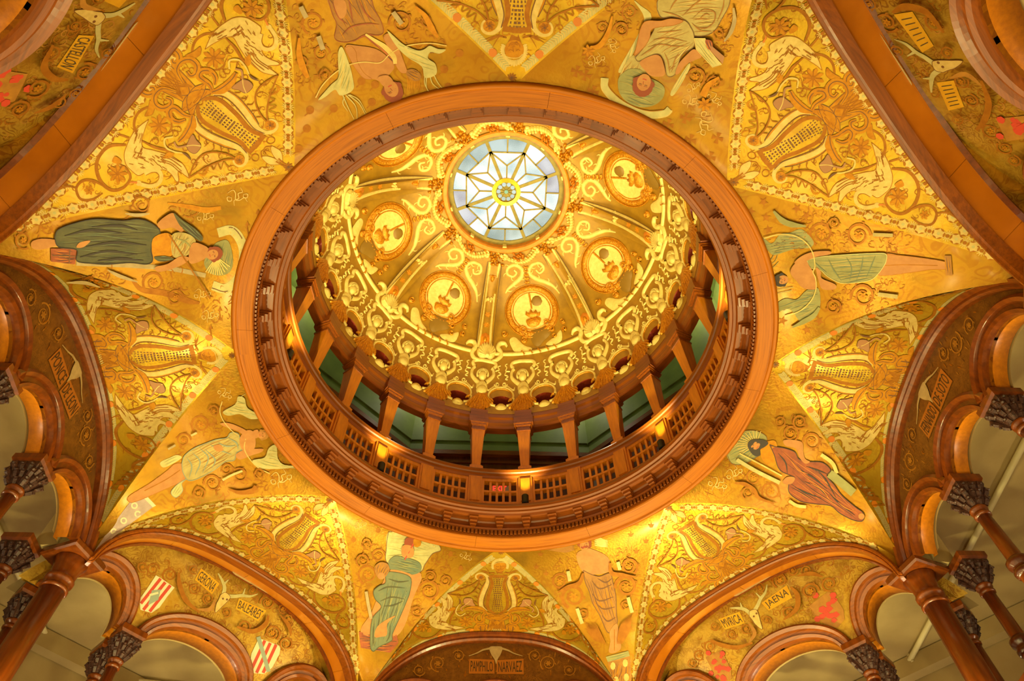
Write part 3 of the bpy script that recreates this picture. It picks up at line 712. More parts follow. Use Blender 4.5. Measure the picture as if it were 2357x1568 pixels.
for k in range(8):
    p, q = PL_IN[k - 1], PL_IN[k]
    o = wall_seg('wall_parapet', p, q, PZ, ZB - 0.03, 0.15, 'mahogany'); tag(o, 'mahogany parapet wall under the %s arcade' % SN[k], 'wall', 'arcade parapets', 'structure')
    wall_seg('coping', p * 0.985, q * 0.985, ZB - 0.03, ZB, 0.20, 'oak_dark', o)
    o = wall_seg('wall_rotunda', p, q, -2.7944, PZ, 0.2, 'mahogany'); tag(o, 'panelled wall of the ground floor below the %s arcade' % SN[k], 'wall', 'ground floor walls', 'structure')
    p, q = PL_OUT[k - 1], PL_OUT[k]
    o = wall_seg('wall_corridor', p, q, PZ, 0.02, 0.08, 'beige_plaster'); tag(o, 'beige plaster wall of the corridor behind the %s arcade' % SN[k], 'wall', 'corridor walls', 'structure')
    wall_seg('cornice', p * 0.975, q * 0.975, -0.19, -0.105, 0.06, 'mahogany' if k == 6 else 'beige_plaster', o)
def flat(name, pl, z, m, up=True, inner=None):
    if inner is None: V = [np.r_[p, z] for p in pl]; F = [tuple(range(8))]
    else:
        V = [np.r_[p, z] for p in pl] + [np.r_[p, z] for p in inner]; F = [(i, (i + 1) % 8, 8 + (i + 1) % 8, 8 + i) for i in range(8)]
    return mk(name, V, F, m)
CZ = -0.10
o = flat('ceiling_corridor', plan(2.64, 2.72), CZ, 'beige_plaster', inner=plan(1.66, 1.72)); tag(o, 'beige plaster ceiling of the corridor behind the arcades', 'ceiling', None, 'structure')
o = flat('floor_arcade', plan(2.64, 2.72), PZ, 'oak_dark', inner=plan(1.50, 1.72)); tag(o, 'oak floor of the arcade corridor', 'floor', None, 'structure')
o = flat('floor', plan(2.0, 2.0), -2.7944, 'stone_floor'); tag(o, 'stone floor of the rotunda far below the vault', 'floor', None, 'structure')
# piers that close the corners above the columns
for k in range(8):
    kk = k + corner_off(k); d = sdir(kk); t = np.array([-d[1], d[0]])
    c = d * 1.83; V = []; hwid = 0.085
    for z in (CAPZ - 0.0, CZ + 0.3):
        for a, b in ((1.665, 0.06), (1.665, -0.06), (1.80, -0.10), (1.80, 0.10)):
            p = d * a + t * b; V.append((p[0], p[1], z))
    o = mk('wall_pier', V, [(0, 3, 2, 1), (4, 5, 6, 7), (0, 1, 5, 4), (1, 2, 6, 5), (2, 3, 7, 6), (3, 0, 4, 7)], 'beige_plaster'); tag(o, 'pier above the corner column between the %s and %s arcades' % (SN[k], SN[(k + 1) % 8]), 'pier', 'corner piers', 'structure')
# pipes on the corridor ceiling
def ray(px):
    d = CF + CR * ((px[0] - PW / 2) / FPX) + CU * ((PH / 2 - px[1]) / FPX); return EYE, d / np.linalg.norm(d)
def on_z(px, z): o_, d = ray(px); t = (z - o_[2]) / d[2]; return o_ + d * t
for nm, pxs, lab in (('left', [(-120, 975), (0, 1228), (70, 1382), (128, 1508), (150, 1530), (210, 1552), (420, 1580)], 'cream painted pipe with a bend on the corridor ceiling at the lower left'), ('right', [(2420, 905), (2357, 1020), (2245, 1235), (2150, 1415), (2085, 1535), (2064, 1556), (2000, 1575)], 'cream painted pipe along the corridor ceiling at the lower right')):
    P = np.array([on_z(p, CZ - 0.022) for p in pxs]); P = catmull(P, 5)
    V, F = tube(P, 0.0125, 10); e = mk('ceiling_pipe', V, F, 'beige_pipe', smooth=True); tag(e, lab, 'pipe', 'corridor pipes')
    for j in (4, 9, 14, 19, 24):
        mb = MB(); mb.box(-0.004, 0.004, -0.018, 0.018, -0.018, 0.024)
        me = mesh_of('pipe_clip', np.concatenate(mb.V) + P[j] * 1.0, mb.F, 'beige_pipe'); link('pipe_clip', me, e)

# ---------------------------------------------------------------- lamps
for i in range(8):
    a = math.radians(37.5 + 45 * i); r = 0.889; p = (r * math.cos(a), r * math.sin(a), 0.150)
    e = empty('uplight', p, a)
    order = {0: 'second to the right of the exit sign', 1: 'just right of the exit sign', 2: 'left of the exit sign', 3: 'at the far left of the gallery', 7: 'at the far right of the gallery', 4: 'at the upper left of the ring', 5: 'at the top of the ring', 6: 'at the upper right of the ring'}[i]
    tag(e, 'black can uplight on the gallery ledge, ' + order, 'lamp', 'can uplights on the gallery ledge')
    mb = MB(); mb.lathe([(0.014, 0.0), (0.0165, 0.004), (0.0165, 0.052), (0.0150, 0.054), (0.0145, 0.046), (0.0, 0.046)], 16)
    mb.out('can', 'black_metal', e, smooth=False, local=True)
    l = lamp_light('uplight_beam', (p[0], p[1], 0.150 + 0.0475), 470.0, DOMEW, 0.02, math.radians(92), (p[0] * 0.45, p[1] * 0.45, 1.3), blend=0.8)
# exit sign on the gallery wall
o_, d_ = ray((1150, 1126)); D4 = np.array([0, 1.0, 0]); tt = (1.20 - o_[1]) / d_[1]; ES = o_ + d_ * tt
# wall lamps on the corners below the arcade that wash the vault
LP = {1: 140.0, 2: 360.0, 3: 480.0, 4: 780.0, 5: 400.0, 6: 140.0}
for k in range(8):
    kk = k + corner_off(k); d = sdir(kk); D = np.array([d[0], d[1], 0.0])
    p = D * 1.53 + np.array([0, 0, -1.42 if k not in (0, 7) else -2.1])
    e = empty('wall_lamp', tuple(p), sang(kk)); tag(e, 'brass wall lamp at the corner between the %s and %s arcades' % (SN[k], SN[(k + 1) % 8]), 'lamp', 'wall lamps below the arcade')
    mb = MB(); mb.lathe([(0.012, -0.05), (0.03, -0.035), (0.045, 0.0), (0.0, -0.01)], 14); mb.box(0.0, 0.10, -0.012, 0.012, -0.05, -0.03); mb.out('lamp_bowl', 'brass', e, local=True)
    lamp_light('wall_lamp_beam', tuple(p + np.array([0, 0, 0.03])), LP.get(k, 55.0), WARM, 0.10, math.radians(150), tuple(p + np.array([0, 0, 1.0]) - D * 0.35))
# unseen globes on the ground floor, added as fill for ring and dome
for k in range(8):
    d = sdir(k + 0.5) * 0.95; p = (d[0], d[1], -2.25)
    e = empty('fill_globe', p, sang(k + .5)); tag(e, 'added fill globe on a post below the corner after the %s arch' % SN[k], 'lamp', 'added fill globes of the ground floor')
    mb = MB(); mb.lathe([(0.0, -0.06), (0.045, -0.045), (0.06, 0.0), (0.045, 0.045), (0.0, 0.06)], 16); mb.out('globe', 'fill_glass', e, smooth=True, local=True)
    mb = MB(); mb.lathe([(0.05, -0.544), (0.05, -0.52), (0.015, -0.50), (0.015, -0.06)], 12); mb.out('post', 'brass', e, local=True)
    lamp_light('fill_globe_light', (p[0], p[1], p[2] + 0.12), 240.0, WARM, 0.2)
# fill lights added to brighten the corridor, hidden low behind the parapets
for k in range(8):
    D, T = side_frame(k); wa = 2.52 if k % 2 == 0 else 2.60
    p = D * (wa - 0.07) + np.array([0, 0, -0.98])
    e = empty('corridor_fill', tuple(p), sang(k)); tag(e, 'small fill globe added in the corridor behind the %s arcade' % SN[k], 'lamp', 'added corridor fill globes')
    mb = MB(); mb.lathe([(0.0, -0.03), (0.022, -0.02), (0.03, 0.0), (0.022, 0.02), (0.0, 0.03)], 12); mb.out('globe', 'fill_glass', e, smooth=True, local=True)
    mb = MB(); mb.box(0.02, 0.064, -0.008, 0.008, -0.008, 0.008); mb.out('arm', 'brass', e, local=True)
    lamp_light('corridor_fill_light', tuple(p + np.array([0, 0, 0.045]) - D * .05), 95.0, (1.0, 0.86, 0.56), 0.05)
# fill lights added to brighten the green gallery walls, hidden by the dome
for k in range(8):
    d = sdir(k + 0.5); p = (d[0] * 1.18, d[1] * 1.18, 1.54)
    e = empty('gallery_fill', p, sang(k + .5)); tag(e, 'added fill light in the upper gallery at the corner after the %s wall' % SN[k], 'lamp', 'added fill lights of the upper gallery')
    mb = MB(); mb.lathe([(0.0, 0.0), (0.03, 0.006), (0.04, 0.03), (0.04, 0.06)], 14); mb.out('shade', 'fill_glass', e, smooth=True, local=True)
    lamp_light('gallery_fill_light', (p[0], p[1], p[2] - 0.03), 30.0, (1.0, 0.92, 0.66), 0.06)

# ================================================================ PAINTED AND MODELLED ORNAMENT
def bvh(*keys):
    V = []; F = []; n = 0
    for k in keys:
        v, f = BV[k]; V.append(v); F += [tuple(i + n for i in q) for q in f]; n += len(v)
    return BVHTree.FromPolygons([Vector(p) for p in np.concatenate(V)], F)
VAULT = bvh(*[('l', k) for k in range(8)], *[('p', k) for k in range(8)])
LB = {k: bvh(('l', k)) for k in range(8)}; DOMEB = bvh('dome'); TB = {k: bvh(('t', k)) for k in range(8)}
def cast(o_, dirs, tree):
    """hit points and normals towards the viewer; misses fall back to the nearest point"""
    P = np.zeros((len(dirs), 3)); N = np.zeros((len(dirs), 3)); ov = Vector(o_); last = None
    for i, d in enumerate(dirs):
        dv = Vector(d); h, nn, _, _ = tree.ray_cast(ov, dv, 30.0)
        if h is None:
            best = None
            for t in np.linspace(0.9, 3.6, 28):
                r_ = tree.find_nearest(ov + dv * float(t))
                if best is None or r_[3] < best[3]: best = r_
            h, nn = best[0], best[1]
        if nn.dot(dv) > 0: nn = -nn
        P[i] = h; N[i] = nn
    return P, N
def rays(px):
    px = np.asarray(px, float).reshape(-1, 2)
    d = CF[None] + CR[None] * ((px[:, :1] - PW / 2) / FPX) + CU[None] * ((PH / 2 - px[:, 1:]) / FPX)
    return d / np.linalg.norm(d, axis=1)[:, None]
def px_map(tree): return lambda px: cast(EYE, rays(px), tree)
CEN = np.array([0, 0, -0.95])
def rotz(P, a):
    c, s = math.cos(a), math.sin(a); P = np.asarray(P); return np.c_[P[:, 0] * c - P[:, 1] * s, P[:, 0] * s + P[:, 1] * c, P[:, 2]]
def transfer(src_k, dst_k, mirror):
    """what is drawn on lunette src_k appears on lunette dst_k"""
    def f(px):
        P, _ = cast(EYE, rays(px), LB[src_k]); d = rotz(P - CEN, PI / 2 - sang(src_k))
        if mirror: d[:, 0] = -d[:, 0]
        return cast(CEN, rotz(d, sang(dst_k) - PI / 2), LB[dst_k])
    return f
def inpoly(P, poly):
    x, y = P[:, 0], P[:, 1]; r = np.zeros(len(P), bool); n = len(poly); j = n - 1
    for i in range(n):
        xi, yi = poly[i]; xj, yj = poly[j]
        c = ((yi > y) != (yj > y)) & (x < (xj - xi) * (y - yi) / (yj - yi + 1e-12) + xi); r ^= c; j = i
    return r
def seg_dist(P, poly):
    out = np.full(len(P), 1e9); n = len(poly); A = np.asarray(poly); B = np.roll(A, -1, 0)
    for a, b in zip(A, B):
        ab = b - a; t = np.clip(((P - a) @ ab) / (ab @ ab + 1e-12), 0, 1); out = np.minimum(out, np.linalg.norm(P - a - t[:, None] * ab, axis=1))
    return out
DRAPE = {'p_green': ('p_black', 'p_teal'), 'p_teal': ('p_green', 'p_sage'), 'p_sage': ('p_teal', 'p_robe'), 'p_robe': ('p_ochre', 'p_cream'), 'p_rust': ('p_black', 'p_bright'), 'p_ochre': ('p_dark', 'p_orange'), 'p_pale': ('p_sage', 'p_cream'), 'p_cream': ('p_brown', 'p_white')}
class Art:
    """flat figures in drawing coordinates (x0, y0, scale) that are laid on a curved surface"""
    def __init__(s, crop=(0, 0, 1.0), step=13.0, lift=0.0010, dl=0.00010):
        s.c = crop; s.p = []; s.step = step; s.lift = lift; s.dl = dl; s.mats = []; s.drape = False; s.nl = 0
    def mi(s, m):
        if m not in s.mats: s.mats.append(m)
        return s.mats.index(m)
    def T(s, pts): pts = np.asarray(pts, float).reshape(-1, 2); return pts / s.c[2] + np.array(s.c[:2])
    def _ly(s, layer):
        if layer is not None: return layer
        s.nl += 1; return s.nl
    def _push(s, P, F, m, lift): s.p.append((np.asarray(P), F, s.mi(m), np.asarray(lift, float)))
    def poly(s, pts, m, sm=True, outline=None, ow=2.0, puff=0.0, edge=None, layer=None, n=4):
        q = np.asarray(pts, float)
        if sm: q = catmull(q, n, True)
        q = s.T(q)
        base = s.lift + s.dl * s._ly(layer)
        st = s.step if not puff else min(s.step, max(2.2, np.ptp(q, axis=0).max() / 7))
        lo, hi = q.min(0), q.max(0)
        gx, gy = np.meshgrid(np.arange(lo[0] + st / 2, hi[0], st), np.arange(lo[1] + st / 2, hi[1], st)); G = np.c_[gx.ravel(), gy.ravel()]
        if len(G):
            G = G[inpoly(G, q)]
            if len(G): G = G[seg_dist(G, q) > st * 0.35]
        nb = len(q); allp = np.concatenate([q, G]) if len(G) else q
        vv, ee, ff, _, _, _ = delaunay_2d_cdt([Vector(p) for p in allp], [(i, (i + 1) % nb) for i in range(nb)], [list(range(nb))], 1, 1e-5)
        P = np.array([tuple(v) for v in vv])
        if not len(ff): return s
        if puff:
            e = edge / s.c[2] if edge else np.ptp(q, axis=0).min() * 0.4
            d = np.clip(seg_dist(P, q) / e, 0, 1); L = base * 0.3 + puff * np.sqrt(np.clip(1 - (1 - d) ** 2, 0, 1))
        else: L = np.full(len(P), base)
        s._push(P, [tuple(f) for f in ff], m, L)
        if s.drape and m in DRAPE and np.ptp(q, axis=0).max() > 22: s._drape(q, *DRAPE[m])
        if outline: s.stroke(list(pts) + [pts[0]], ow, outline, sm=sm, layer=layer)
        return s
    def _drape(s, q, dark, light):
        """painted folds that run along the length of a garment"""
        c = q.mean(0); u_, sv, vt = np.linalg.svd(q - c); ax, nr = vt[0], vt[1]; la = np.abs((q - c) @ ax).max(); wa = np.abs((q - c) @ nr).max(); n = int(np.clip(wa * 2 / 3.0, 4, 22)); cr = s.c; s.c = (0, 0, 1.0)
        for i in range(n):
            o_ = wa * (-0.92 + 1.84 * (i + .5) / n); ph = random.uniform(0, 6.28); t = np.linspace(-la, la, 40)
            P = c + ax * t[:, None] + nr * (o_ * (1 - .25 * (t / la)) + wa * .07 * np.sin(t / la * 4 + ph))[:, None]
            ok = inpoly(P, q); run = []; best = []
            for j in range(40):
                if ok[j]: run.append(j)
                else:
                    if len(run) > len(best): best = run
                    run = []
            if len(run) > len(best): best = run
            if len(best) < 8: continue
            a0 = best[0] + random.randrange(0, max(1, len(best) // 3)); a1 = best[-1] - random.randrange(0, max(1, len(best) // 3))
            if a1 - a0 > 4: s.stroke(P[a0:a1 + 1], random.uniform(1.0, 2.2), dark if i % 2 else light, sm=False, taper='both')
        s.c = cr
    def stroke(s, pts, wd, m, sm=True, taper=None, relief=0.0, layer=None, n=5):
        q = np.asarray(pts, float)
        if len(q) > 2 and sm: q = catmull(q, n)
        elif len(q) == 2 and relief == 0: q = np.array([q[0] + (q[1] - q[0]) * t for t in np.linspace(0, 1, 4)])
        q = s.T(q); N = len(q); t = np.linspace(0, 1, N); wpx = wd / s.c[2]
        if taper is None: w_ = np.full(N, wpx)
        elif isinstance(taper, str): w_ = wpx * np.sin(np.clip(t, 0.04, 0.96) * PI) ** 0.7
        else: w_ = wpx * np.interp(t, np.linspace(0, 1, len(taper)), taper)
        d = np.gradient(q, axis=0); d /= np.linalg.norm(d, axis=1)[:, None] + 1e-9; nn = np.c_[-d[:, 1], d[:, 0]]
        base = s.lift + s.dl * s._ly(layer)
        if relief:
            offs = (-0.5, -0.36, 0.0, 0.36, 0.5); hs = (0.0, 0.7, 1.0, 0.7, 0.0)
        else: offs = (-0.5, 0.5); hs = (1.0, 1.0)
        k = len(offs); P = np.zeros((N, k, 2)); L = np.zeros((N, k))
        for j in range(k):
            P[:, j] = q + nn * (w_ * offs[j])[:, None]; L[:, j] = base * (1 if not relief else 0.3) + (relief * hs[j] * (w_ / wpx) ** 0.6 if relief else 0)
        s._push(P.reshape(-1, 2), grid_faces(N, k), m, L.ravel()); return s
    def circle(s, c, r, m, n=14, ry=None, rot=0.0, **kw):
        ry = r if ry is None else ry; th = np.linspace(0, 2 * PI, n, endpoint=False); cr, sr = math.cos(rot), math.sin(rot)
        x = r * np.cos(th); y = ry * np.sin(th); return s.poly(np.c_[c[0] + x * cr - y * sr, c[1] + x * sr + y * cr], m, sm=False, **kw)
    def ring(s, c, r, wd, m, ry=None, n=28, **kw):
        ry = r if ry is None else ry; th = np.linspace(0, 2 * PI, n + 1); return s.stroke(np.c_[c[0] + r * np.cos(th), c[1] + ry * np.sin(th)], wd, m, sm=False, **kw)
    def flower(s, c, r, m='p_orange', m2='p_brown', petals=7):
        th = np.linspace(0, 2 * PI, petals * 6, endpoint=False); rr = r * (0.8 + 0.22 * np.cos(petals * th))
        s.poly(np.c_[c[0] + rr * np.cos(th), c[1] + rr * np.sin(th)], m, sm=False)
        for i in range(petals):
            a = 2 * PI * (i + .5) / petals; s.stroke([(c[0] + .15 * r * math.cos(a), c[1] + .15 * r * math.sin(a)), (c[0] + .8 * r * math.cos(a + .15), c[1] + .8 * r * math.sin(a + .15))], r * 0.09, m2)
        s.circle(c, r * 0.2, m2, 8); return s
    def vine(s, c, r, a0=0.0, turns=1.4, cw=1, wd=0.2, m='p_brown', flower=True, m2='p_orange', leaf=True):
        t = np.linspace(0, 1, 26); a = a0 + cw * 2 * PI * turns * t; rr = r * (1 - 0.62 * t)
        s.stroke(np.c_[c[0] + rr * np.cos(a), c[1] + rr * np.sin(a)], r * wd, m, sm=False, taper=(1.1, 1, 0.8, 0.45))
        if leaf:
            for f in (0.12, 0.3, 0.48):
                aa = a0 + cw * 2 * PI * turns * f; q = r * (1 - 0.62 * f); p = np.array([c[0] + q * math.cos(aa), c[1] + q * math.sin(aa)]); u_ = np.array([math.cos(aa + cw * 0.5), math.sin(aa + cw * 0.5)])
                s.stroke([p, p + u_ * r * 0.22, p + u_ * r * 0.3 + np.array([-u_[1], u_[0]]) * cw * r * 0.2], r * 0.13, m, taper='both')
        if flower: s.flower(c, r * 0.36, m2, m, 6)
        return s
    def feathers(s, pts, ln, wd, m, jit=0.2):
        for (x, y, a) in pts:
            a += random.uniform(-jit, jit); l = ln * random.uniform(0.7, 1.2); s.stroke([(x, y), (x + l * math.cos(a), y + l * math.sin(a))], wd, m, layer=14)
        return s
    def build_both(s, name, mappers):
        V = []; F = []; M = []; n = 0
        for mp in mappers:
            allp = np.concatenate([p[0] for p in s.p]); P, N = mp(allp); V.append(P + N * np.concatenate([p[3] for p in s.p])[:, None])
            for p_, f, m, _ in s.p: F += [tuple(i + n for i in q) for q in f]; M += [m] * len(f); n += len(p_)
        return mesh_of(name, np.concatenate(V), F, s.mats, M)
    def build(s, name, mapper, parent=None, smooth=False, keep=None, **kw):
        allp = np.concatenate([p[0] for p in s.p]); P, N = mapper(allp); V = []; F = []; M = []; n = 0
        lifts = np.concatenate([p[3] for p in s.p])
        V = P + N * lifts[:, None]
        for p_, f, m, _ in s.p:
            F += [tuple(i + n for i in q) for q in f]; M += [m] * len(f); n += len(p_)
        if keep is not None:
            ok = keep(P); sel = [i for i, f in enumerate(F) if all(ok[j] for j in f)]; F = [F[i] for i in sel]; M = [M[i] for i in sel]
        me = mesh_of(name, V, F, s.mats, M, smooth)
        if parent is False: return me
        return link(name, me, parent, **kw)

def sprigs(a, pts, r, n, m='p_brown'):
    for (x, y) in pts:
        for i in range(n):
            t = random.uniform(0, 6.28); u_ = np.array([math.cos(t), math.sin(t)]); v_ = np.array([-u_[1], u_[0]]); p = np.array([x, y]) + u_ * r * random.uniform(.1, 1)
            s_ = random.choice((-1, 1)); l = r * random.uniform(.35, .6)
            a.stroke([p, p + u_ * l * .6 + v_ * s_ * l * .3, p + u_ * l * .7 + v_ * s_ * l * .8, p + u_ * l * .35 + v_ * s_ * l * .75], l * .16, m, taper=(1, .9, .6, .25), layer=2)
def curls(a, region, n, r, m='p_brown', m2='p_orange', pad=0.0):
    """small leaf curls scattered through a region, under everything drawn later"""
    R_ = np.array(region, float); lo, hi = R_.min(0), R_.max(0); k = 0
    while k < n:
        p = lo + (hi - lo) * np.array([random.random(), random.random()])
        if not inpoly(p[None], R_)[0]: continue
        k += 1; t = random.uniform(0, 6.28); u_ = np.array([math.cos(t), math.sin(t)]); v_ = np.array([-u_[1], u_[0]]) * random.choice((-1, 1)); l = r * random.uniform(.6, 1.2)
        a.stroke([p - u_ * l * .8, p - v_ * l * .25, p + u_ * l * .55, p + u_ * l * .6 + v_ * l * .5, p + u_ * l * .1 + v_ * l * .6, p + u_ * l * .1 + v_ * l * .25], l * .17, m if k % 3 else m2, taper=(.3, 1, 1, .8, .6, .3), layer=0, n=3)
        for q in (.0, .3): a.stroke([p + u_ * l * q, p + u_ * l * (q + .2) - v_ * l * .45], l * .14, m if k % 3 else m2, taper=(1, .2), layer=0)

# ---------------------------------------------------------------- lunette paintings: one half drawn, mirrored, carried to all eight
C7 = (200, 120, 4.127)
def half_lyre():
    a = Art(C7)
    a.poly([(1080, 350), (1110, 470), (1070, 540), (1080, 610), (1130, 680), (1220, 735), (1330, 790), (1450, 850), (1530, 935), (1635, 855)], 'gold_lunette')
    ax = np.array([0.735, 0.677]); nn = np.array([-0.677, 0.735])
    for o_ in (14, 44, 74, 102):
        for d in np.arange(120, 735, 34):
            wlim = 150 * math.sin(min(1, (d - 60) / 260) * PI / 2)
            if o_ > wlim: continue
            p = np.array([1060, 345]) + ax * d + nn * o_ * (0.8 + .2 * d / 720); a.stroke([p, p + ax * 20], 12, 'p_dark', layer=3)
    a.stroke([(1000, 650), (1050, 745), (1130, 805), (1220, 852), (1330, 892), (1400, 915)], 44, 'p_orange', taper=(.9, 1, 1, .8, .5, .2))
    a.stroke([(1012, 610), (1040, 700), (1110, 762), (1200, 812), (1300, 852), (1400, 888), (1470, 922), (1512, 972), (1515, 1030), (1480, 1072), (1430, 1075), (1396, 1040), (1405, 1000)], 50, 'p_cream', taper=(1, 1, 1, 1, 1, 1, .9, .8, .7, .6, .5, .45, .4))
    a.stroke([(1050, 500), (1062, 590), (1112, 662), (1200, 720), (1300, 775), (1400, 818), (1470, 862), (1530, 940)], 38, 'p_brown')
    a.stroke([(1534, 955), (1642, 850)], 46, 'p_brown', sm=False)
    a.stroke([(1040, 610), (1080, 690), (1150, 745), (1250, 795), (1350, 838), (1450, 885), (1520, 960)], 8, 'p_dark')
    a.stroke([(990, 660), (1030, 740), (1110, 810), (1210, 860), (1320, 905), (1420, 930)], 7, 'p_dark')
    a.circle((1450, 1022), 50, 'p_orange'); a.flower((1450, 1022), 42, 'p_brown', 'p_dark', 6)
    for (x, y) in ((1060, 790), (1130, 830), (1200, 868), (1270, 895), (1340, 920)): a.stroke([(x, y), (x + 8, y + 45), (x - 18, y + 68)], 12, 'p_brown', taper=(1, .8, .3))
    return a
def half_leaf():
    a = Art(C7)
    a.poly([(1030, 325), (985, 392), (920, 410), (830, 390), (740, 345), (650, 302), (582, 270), (625, 228), (690, 190), (672, 120), (738, 100), (760, 50)], 'p_orange', outline='p_dark', ow=6)
    for t in ((600, 262), (640, 225), (680, 180), (690, 130), (740, 110)): a.stroke([(1000, 330), ((1000 + t[0]) / 2 - 10, (330 + t[1]) / 2 + 22), t], 9, 'p_brown')
    a.poly([(1030, 325), (1110, 300), (1130, 330), (1090, 430), (1040, 510), (1000, 610), (962, 540), (950, 440), (985, 370)], 'p_orange', outline='p_dark', ow=6)
    for t in np.linspace(0, 1, 7): p = np.array([985 + 100 * t, 560 - 230 * t]); a.stroke([p, p + np.array([30, -30])], 8, 'p_brown')
    for pts in ([(570, 235), (508, 300), (520, 372), (580, 402), (640, 380), (636, 335), (596, 332)], [(850, 372), (720, 345), (645, 405), (648, 490), (715, 532), (788, 505), (800, 455), (752, 432)], [(1000, 612), (920, 592), (832, 528), (782, 560), (800, 630), (872, 662), (940, 640)]):
        a.stroke(pts, 62, 'p_orange', taper=(.4, .8, 1, 1, .9, .7, .5)); a.stroke(pts, 9, 'p_dark', taper=(.4, 1, 1, 1, 1, .8))
    a.stroke([(1005, 590), (1000, 690), (950, 780), (870, 850)], 88, 'p_orange', taper=(.35, 1, .9, .4)); a.stroke([(1003, 600), (985, 690), (930, 790), (870, 850)], 9, 'p_dark')
    a.poly([(945, 888), (985, 800), (1012, 780), (1040, 830), (1085, 888), (1035, 958), (975, 940)], 'p_pink', outline='p_dark', ow=5); a.stroke([(945, 888), (1010, 880), (1085, 888)], 8, 'p_cream')
    a.stroke([(830, 850), (862, 898), (945, 888)], 18, 'p_pink'); a.stroke([(820, 800), (742, 822), (752, 900), (830, 942), (912, 955)], 17, 'p_cream', taper=(.8, 1, 1, .9, .6)); a.stroke([(905, 950), (950, 975), (990, 1022)], 22, 'p_dark', taper='both')
    return a
def half_scroll():
    a = Art(C7)
    curls(a, [(1860, 1060), (1500, 780), (1100, 420), (620, 190), (480, 420), (200, 760), (-150, 1180), (-380, 1330), (0, 1390), (500, 1270), (1000, 1180), (1500, 1120)], 95, 62)
    a.stroke([(480, 780), (448, 690), (478, 590), (560, 530), (660, 520), (752, 570), (802, 660), (790, 742), (718, 800)], 26, 'p_brown', taper=(1, 1, 1, .9, .8, .8, .7, .5, .3))
    a.flower((688, 692), 105, 'p_orange', 'p_brown', 8)
    a.poly([(598, 455), (645, 500), (625, 585), (552, 605), (578, 545)], 'p_orange', outline='p_brown', ow=5)
    a.stroke([(520, 840), (640, 900), (760, 930), (800, 960)], 28, 'p_brown', taper=(.4, 1, .9, .3)); a.poly([(720, 1005), (770, 950), (830, 960), (800, 1000)], 'p_orange')
    a.stroke([(372, 880), (220, 890), (122, 980), (90, 1100), (132, 1230), (232, 1310), (342, 1290), (412, 1200), (380, 1112), (310, 1062)], 34, 'p_brown', taper=(.6, 1, 1, 1, 1, .9, .8, .7, .6, .3))
    a.flower((292, 1152), 96, 'p_orange', 'p_brown', 8); a.poly([(240, 1040), (270, 985), (330, 1030), (310, 1060)], 'p_orange')
    a.stroke([(160, 1270), (60, 1222), (-40, 1222), (-100, 1295), (-60, 1395), (50, 1400), (150, 1340)], 26, 'p_brown', taper=(.6, 1, 1, 1, .9, .8, .5)); a.flower((20, 1310), 50, 'p_orange', 'p_brown', 6)
    a.stroke([(-90, 1290), (-200, 1275), (-330, 1330), (-420, 1310)], 22, 'p_brown', taper=(.6, 1, .8, .2)); a.stroke([(-210, 1280), (-250, 1230), (-320, 1260)], 16, 'p_brown', taper='both')
    a.stroke([(1404, 1000), (1320, 962), (1200, 946), (1100, 972), (1022, 1060), (968, 1192)], 14, 'p_brown'); a.stroke([(1404, 1012), (1300, 1022), (1150, 1082), (1050, 1142), (968, 1192)], 14, 'p_brown')
    a.stroke([(1340, 1090), (1300, 1042), (1272, 1110), (1240, 1052), (1205, 1112), (1172, 1072), (1122, 1122), (1098, 1142)], 9, 'p_brown')
    for x, y in ((440, 1330), (540, 1330), (620, 830)): a.stroke([(x, y), (x + 40, y - 16), (x + 60, y + 14)], 11, 'p_brown', taper='both')
    return a
def half_swan():
    a = Art(C7)
    a.poly([(588, 638), (562, 700), (540, 770), (522, 835), (535, 905), (625, 930), (722, 958), (802, 988), (872, 1030), (932, 1090), (972, 1192), (925, 1165), (868, 1128), (872, 1220), (846, 1226), (800, 1160), (738, 1118), (640, 1128), (560, 1142), (490, 1172), (420, 1122), (370, 1062), (355, 970), (382, 880), (432, 780), (502, 702)], 'p_cream', outline='p_brown', ow=7)
    a.stroke([(545, 1150), (610, 1118), (680, 1126), (708, 1182), (680, 1248), (600, 1274), (512, 1256)], 40, 'p_cream', taper=(1.4, 1.1, 1, .9, .85, .9, .9)); a.circle((492, 1244), 27, 'p_cream', 10); a.stroke([(478, 1240), (430, 1236), (392, 1252)], 22, 'p_bright', taper=(1, .7, .3))
    a.stroke([(560, 1170), (620, 1142), (668, 1150), (686, 1188), (660, 1230), (600, 1250), (520, 1232)], 6, 'p_brown')
    f = []
    for i in range(60):
        t = random.random(); q = random.random()
        if i % 2: x = 400 + 330 * t; y = 930 + 60 * t + 170 * q * (1 - .4 * t); an = 0.25 + 0.5 * t
        else: x = 440 + 90 * q; y = 720 + 260 * t; an = 1.9
        f.append((x, y, an))
    a.feathers(f, 46, 6, 'p_brown')
    for y0, y1 in ((990, 1040), (1010, 1080), (1040, 1120), (1060, 1150)): a.stroke([(700, y0 - 20), (800, y0 + 10), (900, y1 + 10)], 7, 'p_brown', layer=15)
    a.stroke([(402, 815), (292, 782), (228, 826)], 20, 'p_brown'); a.stroke([(292, 782), (262, 800), (250, 845)], 12, 'p_brown')
    return a
def odd_apex():
    a = Art(C7)
    a.poly([(1652, 990), (1720, 988), (1800, 1018), (1838, 1062), (1740, 1068), (1682, 1028)], 'p_cream', outline='p_brown', ow=5); a.stroke([(1665, 1000), (1655, 950), (1680, 925)], 10, 'p_brown'); a.ring((1600, 1000), 34, 9, 'p_brown')
    a.stroke([(1820, 1010), (1900, 1085)], 16, 'p_brown', sm=False); return a
def odd_star():
    a = Art(C7); a.flower((1916, 1092), 50, 'p_brown', 'p_dark', 8); return a
C0 = (1050, 0, 7.467)
